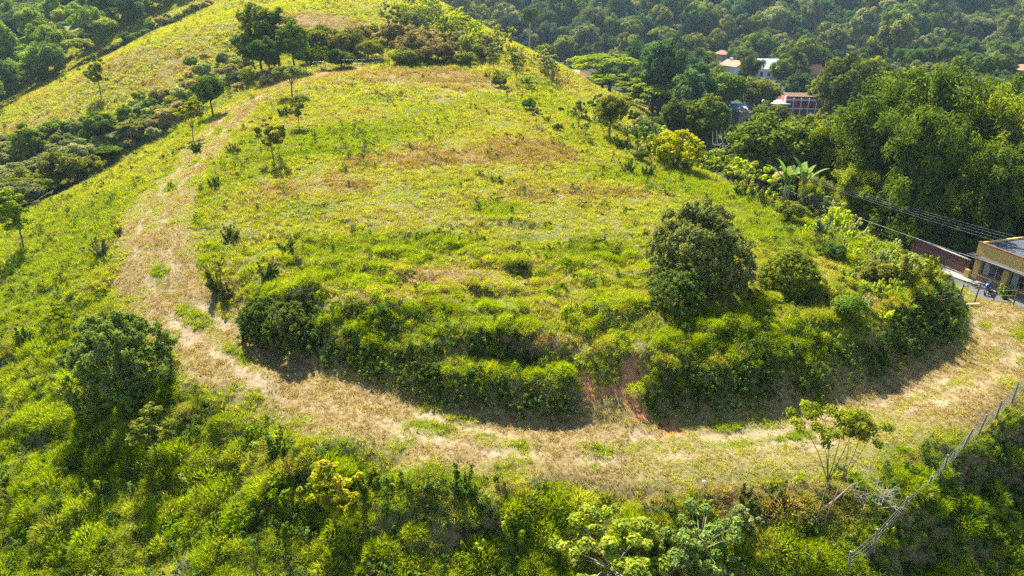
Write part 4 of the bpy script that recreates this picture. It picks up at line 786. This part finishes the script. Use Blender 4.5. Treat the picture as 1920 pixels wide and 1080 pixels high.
house('village_house', 'house showing only a wide terracotta hip roof', 1529, 142, 26, 11, 3, -18, BEIGE, TERRA, 'hip', 3.0, ((0, 1, 1.2, 1.2),), 2.0)
house('village_house', 'pale house glimpsed between the palm trunks', 1722, 138, 24, 8, 6.5, 8, WHITE, GREYROOF, 'gable', 1.5, ((-.2, 4, 1, 1.2), (.2, 4, 1, 1.2)))
house('village_house', 'terracotta roofed house at the right edge beyond the palms', 1915, 146, 26, 9, 3.2, -10, plain('brown_wall', (.16, .10, .07), .9), TERRA, 'hip', 1.8)
house('village_house', 'small white house with red roof behind the bamboo tops', 1828, 198, 16, 6, 3.4, 20, WHITE, TERRA, 'gablex', 1.5, ((0, 1.4, .8, 1.0),), 2.)
house('village_house', 'low beige roofed house behind the brick building', 1460, 182, 20, 7, 3.2, 4, BEIGE, plain('beige_sheet', (.55, .46, .36), .8), 'slab', .3, (), 2.2)
house('village_house', 'white flat roofed house high in the valley trees', 1592, 113, 12, 7, 3.5, 0, WHITE, WHITE, 'slab', .4, (), 1.)
ph = house('village_house', 'pink roofed house beside the hill slope under the umbrella trees', 1077, 163, 34, 6, 2.6, -28, WHITE, plain('pink_tiles', (.52, .25, .17), .85, .2, 3, .3), 'hip', 1.7, ((-.3, .8, 1, 1.4), (0, .8, 1, 1.4)), 1., -.5); ph.location.z -= 1.7
house('low_house', 'grey roofed house below the blue canopy', 1384, 222, 36, 9, 3.2, 12, BEIGE, plain('grey_sheet', (.30, .28, .26), .85, .15, 1), 'gable', 1.5, ((0, 1, 1, 1),), 1.)
# brick building with white framing
x, y, z, mpp = lift_px(1505, 216, 1.6, -5); BWD = 70 * mpp; BH = 5.9
bb = thing('brick_building', 'two storey red panelled building with white concrete framing', 'building', (x, y, z), R(-7)); KEEP.append((x, y, 8)); VIEWS.append((1466, 180, 1540, 213, proj(x, y, z)[2]))
MB().box(-BWD / 2, 0, -.5, BWD / 2, 8, BH).build('wall', plain('brick_body', (.30, .12, .09), .9, .2, 2), bb); MB().box(-BWD / 2 + .3, .3, BH, BWD / 2 - .3, 7.7, BH + .35).build('roof', RUST, bb); MB().box(BWD * .28, 2, BH + .351, BWD * .28 + 1.2, 3.2, BH + 1.2).build('water_tank', WHITE, bb)
MB().box(-BWD / 2 - .12, -.2, -.5, -BWD / 2 + .1, .25, BH + .6).box(BWD / 2 - .1, -.2, -.5, BWD / 2 + .12, .25, BH + .6).build('corner_column', WHITE, bb)
for k in range(5):
    x0 = -BWD / 2 + .1 + k * (BWD - .2) / 5; x1 = x0 + (BWD - .2) / 5
    if k: MB().box(x0 - .11, -.19, -.5, x0 + .11, -.005, BH).build('column', WHITE, bb)
    for z0, z1 in ((.2, 3.1), (3.4, 5.3)): MB().box(x0 + .13, -.1, z0, x1 - .13, -.003, z1).build('panel', BRICKRED, bb)
    if k in (0, 1, 3): w = MB().box(x0 + .5, -.16, 1.3, x1 - .5, -.105, 2.5).build('window', GLASS if k == 1 else SHUT, bb); MB().box(x0 + .4, -.2, 1.15, x1 - .4, -.12, 1.28).build('sill', WHITE, w)
for z0 in (3.12, 5.32): MB().box(-BWD / 2 + .101, -.18, z0, BWD / 2 - .101, -.004, z0 + .26).build('beam', WHITE, bb)
house('low_house', 'white annex standing left of the red panelled building', 1452, 213, 32, 6, 4.4, -5, plain('pale_blue_plaster', (.66, .74, .78), .8, .05, 2), GREYROOF, 'slab', .25, (), 1.6)
x, y, z, mpp = lift_px(1388, 206, 4.0, -5); cn = thing('blue_canopy', 'bright blue curved canopy on posts behind the grey roof', 'canopy', (x, y, z), R(10)); KEEP.append((x, y, 6)); VIEWS.append((1368, 190, 1408, 205, proj(x, y, z)[2]))
V = []; F = []
for i in range(13):
    a = math.pi * (.08 + .84 * i / 12)
    for yy in (-2.2, 2.2): V += [(-3.4 * math.cos(a), yy, 3.4 + 1.9 * math.sin(a)), (-3.4 * math.cos(a), yy, 3.32 + 1.9 * math.sin(a))]
for i in range(12): a = 4 * i; F += [[a, a + 4, a + 6, a + 2], [a + 1, a + 3, a + 7, a + 5], [a, a + 1, a + 5, a + 4], [a + 2, a + 6, a + 7, a + 3]]
link('canopy_sheet', mesh('canopy_sheet', np.array(V), F, BLUEP), cn)
for sx in (-3.2, 3.2):
    for sy in (-2.1, 2.1): MB().tube([(sx, sy, -.3), (sx, sy, 3.9)], .08, 6).build('post', WHITE, cn)
MB().tube([(4.6, -2, -.3), (4.6, -2, 6.2)], .08, 6).tube([(4.6, -2, 6.2), (4.6, -2, 6.6)], [.35, .2], 8).build('lamp_post', WHITE, cn)

# utility poles and cables
def pole(label, x, y, top, rz):
    z = float(gz(x, y)); t = thing('utility_pole', label, 'utility pole', (x, y, z), rz, 'street utility poles'); H = top - z
    MB().tube([(0, 0, -.3), (0, 0, H)], [.16, .11], 8).build('post', CONC, t); c = MB().box(-1.1, -.06, H - .35, 1.1, .06, H - .23).build('crossarm', WOODP, t)
    for u in (-1, -.35, .35, 1): MB().tube([(u, 0, H - .228), (u, 0, H - .05)], [.05, .035], 6).build('insulator', BEIGE, c)
    MB().box(-.3, -.35, H - 1.6, .3, -.11, H - .8).build('transformer', GREYROOF, t)
pole('near utility pole where the street bends behind the hill', 29.2, 95.5, 1.6, R(-25)); pole('far utility pole down the street past the bend', 39, 131, -.6, R(20))
def sag(a, b, s, n=18): a = Vector(a); b = Vector(b); return [a.lerp(b, k / n) + Vector((0, 0, -s * 4 * (k / n) * (1 - k / n))) for k in range(n + 1)]
pc = thing('power_cables', 'parallel power cables sagging along the street past the bamboo', 'cables', (29.2, 95.5, 1.6))
O = Vector((29.2, 95.5, 1.6))
for i, u in enumerate((-1, -.35, .35, 1)):
    a = Vector((29.2 + u * 1.0, 95.5 - u * .47, 1.55)); b = Vector((53 + u * 1.1, 35 + u * .5, 2.6 + .28 * i)); MB().tube([p - O for p in sag(a, b, 1.2 + .1 * i)], .009, 4).build('cable', CABLE, pc)
    c = Vector((39 + u * .95, 131 + u * .3, -.65)); MB().tube([p - O for p in sag(a, c, 1.0)], .009, 4).build('cable', CABLE, pc)
tcb = thing('telephone_cables', 'low telephone cables crossing in front of the yellow house', 'cables', (29.2, 95.5, -1))
O = Vector((29.2, 95.5, -1))
for i in range(3): MB().tube([p - O for p in sag((29.2, 95.3, -.6 - .55 * i), (50, 38, .6 - .75 * i), 1.3 + .2 * i)], 0.014 if i == 0 else .009, 5).build('cable', CABLE, tcb)

# fences
def fence(name, label, bases, hgt, n_w, mesh_net=False, lean=0., rad=.06, mat=WOODP):
    rr = random.Random(len(bases)); o = Vector(bases[0]); t = thing(name, label, 'fence', o); tops = []
    for b in bases:
        b = Vector(b) - o; tp = b + Vector((rr.gauss(0, .06 + lean), rr.gauss(0, .06), hgt * rr.uniform(.9, 1.1))); MB().tube([b - Vector((0, 0, .3)), b.lerp(tp, .5), tp], [rad * 1.1, rad, rad * .8], 7).build('post', mat, t); tops.append((b, tp))
    m = MB()
    for (b0, t0), (b1, t1) in zip(tops, tops[1:]):
        for k in range(n_w): q = (k + .6) / (n_w + .2); m.tube(sag(b0.lerp(t0, q), b1.lerp(t1, q), .03, 4), .006 if mesh_net else .006, 3, False)
        if mesh_net:
            L = (b1 - b0).length; nn = int(L / .2)
            for k in range(nn): q = k / nn; m.tube([b0.lerp(b1, q), t0.lerp(t1, min(1, q + .14 / L)) - Vector((0, 0, .08))], .003, 3, False); m.tube([b0.lerp(b1, min(1, q + .14 / L)), t0.lerp(t1, q) - Vector((0, 0, .08))], .003, 3, False)
    m.build('wire_netting' if mesh_net else 'wire', WIRE, t); return t
fence('netting_fence', 'wire netting fence with leaning grey posts along the lower terrace edge', pxl('1945 712 1920 735 1896 757 1865 788 1832 820 1800 850 1767 890 1732 930 1690 972 1637 1038 1590 1078'), 1.35, 5, True, .05)
fence('corner_fence', 'short wire fence with dark posts between terrace and street', pxl('1760 582 1794 570 1827 567 1862 566 1900 572'), 1.5, 3, False, 0, .05, RUST)
fence('boundary_fence', 'post fence along the foot of the bushes behind the plateau', pxl('545 142 575 136 612 133 647 132 680 131 714 127'), 2.0, 3)
fence('boundary_fence', 'post fence right of the gate behind the plateau', pxl('731 125 750 124 774 118 802 118 840 119'), 2.0, 3, False, 0, .07, RUST)
gt = thing('field_gate', 'open gap with a low wooden rail gate behind the plateau', 'gate', px(714, 127)); gb = Vector(px(731, 125)) - Vector(px(714, 127))
MB().tube([(0, 0, .35), gb + Vector((0, 0, .35))], .05, 6).build('rail', RUST, gt); MB().tube([(0, 0, 1.1), gb * .5 + Vector((0, 0, .35))], .045, 6).build('brace', RUST, gt); MB().tube([(0, 0, .75), gb * .6 + Vector((0, 0, .8))], .045, 6).build('rail', RUST, gt)
bd = Vector(px(1815, 572)); tag(MB().box(-.9, -.08, .03, .9, .08, .1).build('fallen_board', BEIGE, None, loc=bd, rz=.1), 'pale board lying in front of the short wire fence', 'board')

# palms
def palm_meshes(seed, tall):
    r = np.random.default_rng(seed); m = MB(); m.tube([(0, 0, -.3), (.05, 0, tall * .3), (0, .05, tall * .75), (0, 0, tall)], [.34, .26, .24, .17], 8); tr = m.data('palm_trunk', PALEBARK, True)
    sh = MB().tube([(0, 0, tall), (0, 0, tall + 1.5)], [.2, .1], 8).data('palm_crownshaft', plain('crownshaft_%d' % seed, (.12, .2, .05), .5), True); V = []; F = []; C = []
    for i in range(20):
        a = i * 2.4 + r.normal(0, .15); el = r.uniform(-.25, 1.25); L = r.uniform(3.6, 4.5); d = np.array([math.cos(a), math.sin(a), 0]); s = np.array([-d[1], d[0], 0]); p = np.array([0, 0, tall + 1.4]); ang = el
        for k in range(14):
            p2 = p + (d * math.cos(ang) + np.array([0, 0, 1]) * math.sin(ang)) * L / 14; w = 1.0 * math.sin(math.pi * min(1, (k + 1.6) / 15.5)) + .08
            for sg_ in (-1, 1):
                for _ in range(2): q = p + (p2 - p) * r.random(); n0 = len(V); tip = q + s * sg_ * w * r.uniform(.8, 1.1) + (p2 - p) * 1.2 - np.array([0, 0, w * r.uniform(.3, .8)]); V += [q, q + (p2 - p) * .95, tip]; F.append([n0, n0 + 1, n0 + 2]); C += [np.ones(3) * r.uniform(.7, 1.3)] * 3
            p = p2; ang -= .15 + .02 * k * .6
    return tr, sh, mesh('palm_fronds', np.array(V), np.array(F), LEAF_M, np.array(C))
PALM = [palm_meshes(500 + i, 12.5) for i in range(3)]
def palm(label, cx, cy, sc=1., v=0, lf=14., low=-5., group='tall royal palms in a row'):
    x, y, z, mpp = lift_px(cx, cy, lf * sc, low); t = thing('palm_tree', label, 'palm', (x, y, z), v * 1.3, group, sc); a, b, c = PALM[v % 3]; link('trunk', a, t); link('crownshaft', b, t); link('fronds', c, t, color=(.075, .125, .03)); KEEP.append((x, y, 4)); VIEWS.append((cx - 5, cy, cx + 5, cy + 38, proj(x, y, z)[2]))
PW = ['leftmost', 'second', 'third', 'fourth', 'fifth', 'sixth', 'seventh', 'eighth', 'ninth', 'rightmost']
for i, (x, y) in enumerate(((1690, 97), (1715, 99), (1724, 100), (1733, 98), (1755, 97), (1777, 95), (1800, 98), (1825, 106), (1847, 113), (1870, 115))): palm(('%s royal palm in the tall row%s' % (PW[i], '' if i in (0, 9) else ' counting from the left')), x, y, 1 + .05 * ((i * 7) % 3), i)
palm('lone palm in front of the long white building', 1425, 117, .75, 1, 14., -5., 'single palms'); palm('lone palm behind the hill shoulder above the plateau corner', 993, 82, .9, 2, 12., 2., 'single palms')

# banana plant
def banana():
    b = px(1466, 388); KEEP.append((b[0], b[1], 3.5)); VIEWS.append((1435, 305, 1530, 372, proj(*b)[2])); t = thing('banana_plant', 'banana plant with long upright paddle leaves by the street trees', 'banana plant', b, 0, None, 1.0); r = np.random.default_rng(9)
    for k, (dx, dy) in enumerate(((0, 0), (.5, .4), (1.6, -.3))):
        MB().tube([(dx, dy, -.2), (dx + .08, dy, 1.5), (dx, dy, 2.4)], [.16, .13, .09], 8).build('stem', plain('banana_stem_%d' % k, (.22, .24, .10), .7, .3, 5), t, True)
        for i in range(7):
            a = i * .9 + k * 2 + r.normal(0, .2); el = r.uniform(.75, 1.5); L = r.uniform(1.9, 3.1); w = .27; d = np.array([math.cos(a), math.sin(a), 0]); s = np.array([-d[1], d[0], 0]); p = np.array([dx, dy, 2.2]); V = []; F = []; ang = el; dead = r.random() < .25
            for j in range(11):
                ww = w * math.sin(math.pi * min(1, (j + .4) / 10.6)) ** .6 + .01; V += [p - s * ww + np.array([0, 0, ww * .35]), p, p + s * ww + np.array([0, 0, ww * .35])]; p = p + (d * math.cos(ang) + np.array([0, 0, 1]) * math.sin(ang)) * L / 10; ang -= (.12 + .08 * j) if dead else (.03 + .012 * j)
            for j in range(10): F += [[3 * j, 3 * j + 1, 3 * j + 4, 3 * j + 3], [3 * j + 1, 3 * j + 2, 3 * j + 5, 3 * j + 4]]
            link('leaf', mesh('banana_leaf', np.array(V), np.array(F), LEAF_M, np.ones((len(V), 3)) * r.uniform(.8, 1.2)), t, color=(.30, .23, .13) if dead else (.16, .26, .08))
banana()

# open-crowned tree by the fence, dead brushwood, umbrella tree, litter
def thin_tree():
    b = Vector(px(1525, 1002)); t = thing('thin_tree', 'tall thin multi stemmed tree with an open feathery crown near the netting fence', 'tree', b, 0, None, (.68, .68, .92)); m = MB(); r = np.random.default_rng(21); tips = []
    def br(pts, r0, r1): n = len(pts); r0 *= .7; r1 *= .7; m.tube(pts, [r0 + (r1 - r0) * k / (n - 1) for k in range(n)], 6)
    f = Vector((.15, 0, 3.3)); br([(0, 0, -.3), (.08, .05, 1.6), f], .085, .06)
    for e in ((-2.2, .2, 6.6), (-1.2, -.4, 6.3), (.5, .5, 7.0), (.9, -.2, 6.6), (-.4, 1.2, 6.6)): e = Vector(e); br([f, f.lerp(e, .5) + Vector((.1, 0, .15)), e], .05, .016); tips.append(e)
    g = Vector((1.2, .2, 3.2)); br([(.5, .2, -.3), (.8, .2, 1.4), g], .07, .05)
    for e in ((1.7, .2, 6.4), (2.6, .4, 6.2), (1.2, .9, 6.7)): e = Vector(e); br([g, g.lerp(e, .5) + Vector((.1, 0, .1)), e], .04, .014); tips.append(e)
    c = []
    for e in tips:
        for k in range(7): q = e + Vector((r.normal(0, .55), r.normal(0, .55), r.normal(.15, .32))); c.append(q); m.tube([e - Vector((0, 0, .3)), q], [.012, .005], 4)
    m.build('trunk', BARK, t, True); V, F, C = leaf_cloud([tuple(q) for q in c], [(.42, .42, .20)] * len(c), 6500, .10, 22, .1, .9, .05, 1.8); link('crown', mesh('thin_crown', V, F, LEAF_M, C), t, color=(.21, .25, .02))
thin_tree()
def dead_brush(lab, x, y, w, n, seed):
    b = Vector(px(x, y)); t = MB(); r = random.Random(seed)
    for i in range(n):
        a = r.uniform(0, 6.28); p = Vector((r.gauss(0, w * .2), r.gauss(0, w * .2), 0)); d = Vector((math.cos(a), math.sin(a), r.uniform(.1, .9))) * w * r.uniform(.4, .9); q = p + d; t.tube([p, p.lerp(q, .5) + Vector((0, 0, .12)), q], [.022, .014, .006], 4)
        for k in range(3): s = p.lerp(q, r.uniform(.4, .9)); t.tube([s, s + Vector((r.gauss(0, .3), r.gauss(0, .3), r.uniform(0, .35))) * w * .5], [.009, .004], 3)
    tag(t.build('dead_brush', plain('dead_twigs_%d' % seed, (.22, .20, .17), .9, .2, 4), None, loc=b), lab, 'dead branches', 'dead brushwood')
dead_brush('grey tangle of dead twigs beside the netting fence', 1630, 930, 1.7, 46, 1); dead_brush('bare pale branches under the leafy shrub at the bottom edge', 1250, 1062, 1.5, 22, 2); dead_brush('bare twigs at the bottom left edge of the grass', 350, 1072, 1.2, 16, 3)
lg = Vector(px(1560, 955)); tag(MB().tube([(-.9, -.4, .15), (0, 0, .5), (.9, .5, .95), (1.5, .7, 1.1)], [.05, .045, .03, .012], 6).build('fallen_branch', WOODP, None, loc=lg), 'pale fallen branch below the thin tree', 'branch')
tree('umbrella_tree', 'flat', 541, 132, 64, GREY2, 'pale umbrella shaped tree with a thin leaning trunk on the upper plateau edge', 'tree', None, 1.05, 1)
for i, (x, y, s, lab) in enumerate(((1320, 908, .09, 'small white scrap lying at the front edge of the road'), (826, 814, .07, 'pale scrap lying on the dry road'))):
    q = Vector(px(x, y)); r = np.random.default_rng(i); n = 12; V = [(0, 0, .12)]
    for k in range(n): a = 6.2832 * k / n; V.append((s * 1.3 * math.cos(a) * r.uniform(.7, 1.1), s * math.sin(a) * r.uniform(.7, 1.1), r.uniform(0, .05)))
    tag(link('litter', mesh('litter', np.array(V) , [[0, 1 + k, 1 + (k + 1) % n] for k in range(n)], SHUT), None, q + Vector((0, 0, .12))), lab, 'litter')

def woods():
    r = np.random.default_rng(77)
    tr = [(a, b, c * .55) for a, b, c in TREES if b > 95]; KEEP.extend(tr)
    for (st0, st1) in zip(STREET, STREET[1:]):
        for i in range(12): q = i / 12; KEEP.append((st0[0] * (1 - q) + st1[0] * q, st0[1] * (1 - q) + st1[1] * q, 4.5 if st0[1] < 95 else 2.6))
    x, y = jit(20, 330, 100, 352, 6.6, r); k = (x < .80 * y + 15) & (x > 34) & (x > 12 + 6 * (y < 180)); x, y = x[k], y[k]
    wood('valley_wood', 'mixed green wood filling the valley floor between the houses', (x, y), r.uniform(6.5, 10.5, len(x)), r, hz=(.65, 1.0))
    x, y = jit(44, 110, 62, 100, 6, r); k = (x > 52) & (x < .82 * y + 10); wood('street_wood', 'dark trees crowding behind the street', (x[k], y[k]), r.uniform(5, 8, k.sum()), r, hz=(.8, 1.2))
    x, y = jit(-60, 520, 352, 640, 8.6, r); k = (x < .80 * y + 20); wood('far_forest', 'dark blue green forest covering the far slope', (x[k], y[k]), r.uniform(7, 16, k.sum()), r, hz=(.7, 1.35), bright=1.1)
    x, y = jit(42, 82, 63, 102, 3.0, r); k = (x > 45.5 - (y - 63) * .28) & (x < .82 * y + 8); wood('street_undergrowth', 'dark undergrowth at the foot of the bamboo', (x[k], y[k]), r.uniform(2.6, 4.6, k.sum()), r, idx=(6, 7, 8), hz=(.7, 1.1), cols=np.array([DARK, MID, DARK]))
    x, y = jit(22, 52, 86, 140, 3.2, r); k = (gz(x, y) < -2.5); wood('bend_undergrowth', 'green undergrowth around the street bend', (x[k], y[k]), r.uniform(2.4, 4.6, k.sum()), r, idx=(6, 7, 8, 0, 1), hz=(.6, 1.0), cols=np.array([DARK, MID, OLV, LIME]))
    # left: wood beyond the grass spur
    x, y = jit(-330, -92, 126, 420, 6.2, r); lx = np.interp(y, [120, 140, 165, 200, 240, 420], [-112, -108, -108, -104, -92, -80]); k = (x < lx) & (x > -.85 * y - 12)
    wood('left_wood', 'bright green wooded slope in the upper left', (x[k], y[k]), r.uniform(5.5, 8.5, k.sum()), r, hz=(.8, 1.2), cols=np.array([MID, DARK, MID, MID, OLV, BLUE]), bright=1.6)
    # scrub in the gully left of the road, on the bank behind the plateau and down the right flank
    def band(line, wid, n, nm, lab, sz, cols, idx=(6, 7, 8, 0, 1, 2), hz=(.6, 1.0), coll=None):
        L = pxl(line); X, Y = [], []
        for i in range(n):
            a = r.integers(0, len(L) - 1); q = r.random(); p = np.array(L[a][:2]) * (1 - q) + np.array(L[a + 1][:2]) * q; X.append(p[0] + r.normal(0, wid)); Y.append(p[1] + r.normal(0, wid))
        wood(nm, lab, (np.array(X), np.array(Y)), r.uniform(*sz, n), r, coll, idx, hz, np.array(cols), 1.8)
    band('250 250 330 215 400 165 430 120', 3.2, 230, 'gully_scrub', 'brown green scrub along the gully left of the road', (1.0, 2.8), [OLV, BROWNISH, DARK, OLV, GREY])
    band('130 300 200 270 280 235', 3.5, 150, 'gully_thicket', 'dark scrub at the lower end of the gully', (1.2, 3.2), [DARK, BROWNISH, OLV, DARK])
    band('205 100 260 75 320 45 400 5', .9, 70, 'ridge_hedge', 'dark line of scrub along the spur ridge', (1.4, 3), [DARK, BROWNISH, DARK])
    band('450 95 560 90 640 90 700 85', 2.6, 60, 'bank_scrub', 'olive scrub on the bank behind the plateau', (1.6, 3.6), [OLV, DARK, BROWNISH])
    band('740 75 800 75 860 95 900 112', 2.4, 70, 'crest_scrub', 'brownish scrub above the plateau edge', (1.4, 3.0), [BROWNISH, OLV, BROWNISH, GREY])
    band('760 20 820 40 880 70 960 110 1030 150', 3.2, 120, 'skyline_scrub', 'light scrub along the right skyline of the hill', (1.6, 3.8), [OLV, GREY, LIME, OLV], (3, 4, 5, 0, 1, 2), (.8, 1.3), BC)
    band('1110 215 1200 275 1290 315 1380 350 1460 385 1540 415', 2.0, 150, 'flank_scrub', 'mixed scrub down the right flank of the hill', (1.2, 3.2), [OLV, GREY, LIME, DARK], (0, 1, 2, 3, 4, 5), (.8, 1.3), BC)
    band('1540 430 1620 465 1680 500 1660 540 1580 560', 1.5, 80, 'knoll_scrub', 'leafy scrub over the right end of the knoll', (.8, 1.6), [OLV, MID, LIME, GREY], (0, 1, 2), (.7, 1.2), BC)
    x, y = jit(-30, 22, 20, 30, 1.6, r); k = (fore_m(x, y) > .5) & (r.random(len(x)) < .5) & (road_m(x, y) < .05); wood('foreground_brush', 'leafy young brush mixed in the foreground grass', (x[k], y[k]), r.uniform(.7, 1.7, k.sum()), r, BC, (0, 1, 2), (.8, 1.3), np.array([MID, LIME, OLV, MID, LIME]), 1.2)
    band('1530 412 1590 432 1650 458 1700 478 1745 500', .7, 34, 'rim_scrub', 'leafy scrub along the rim above the street', (1.2, 2.4), [OLV, GREY, LIME], (0, 1, 2), (.9, 1.3), BC)
    X, Y = jit(-105, -60, 74, 112, 4.0, r); k = gz(X, Y) < 0; wood('gully_wood', 'grey green trees in the gully at the left edge', (X[k], Y[k]), r.uniform(3.5, 6, k.sum()), r, cols=np.array([GREY, MID, GREY, OLV]), hz=(.6, .9), bright=1.15)
woods()
def haze():
    m, n, l, o = mk('haze'); v = n.new('ShaderNodeVolumePrincipled'); v.inputs['Color'].default_value = (.5, .74, 1, 1); v.inputs['Density'].default_value = .00013; v.inputs['Anisotropy'].default_value = .2; l.new(v.outputs[0], o.inputs['Volume'])
    h = MB().box(-575, -235, MZ.min() - 1, 720, 1270, MZ.max() + 30).build('haze', m); h['kind'] = 'stuff'; h['label'] = 'thin blue morning haze over the valley'
haze()
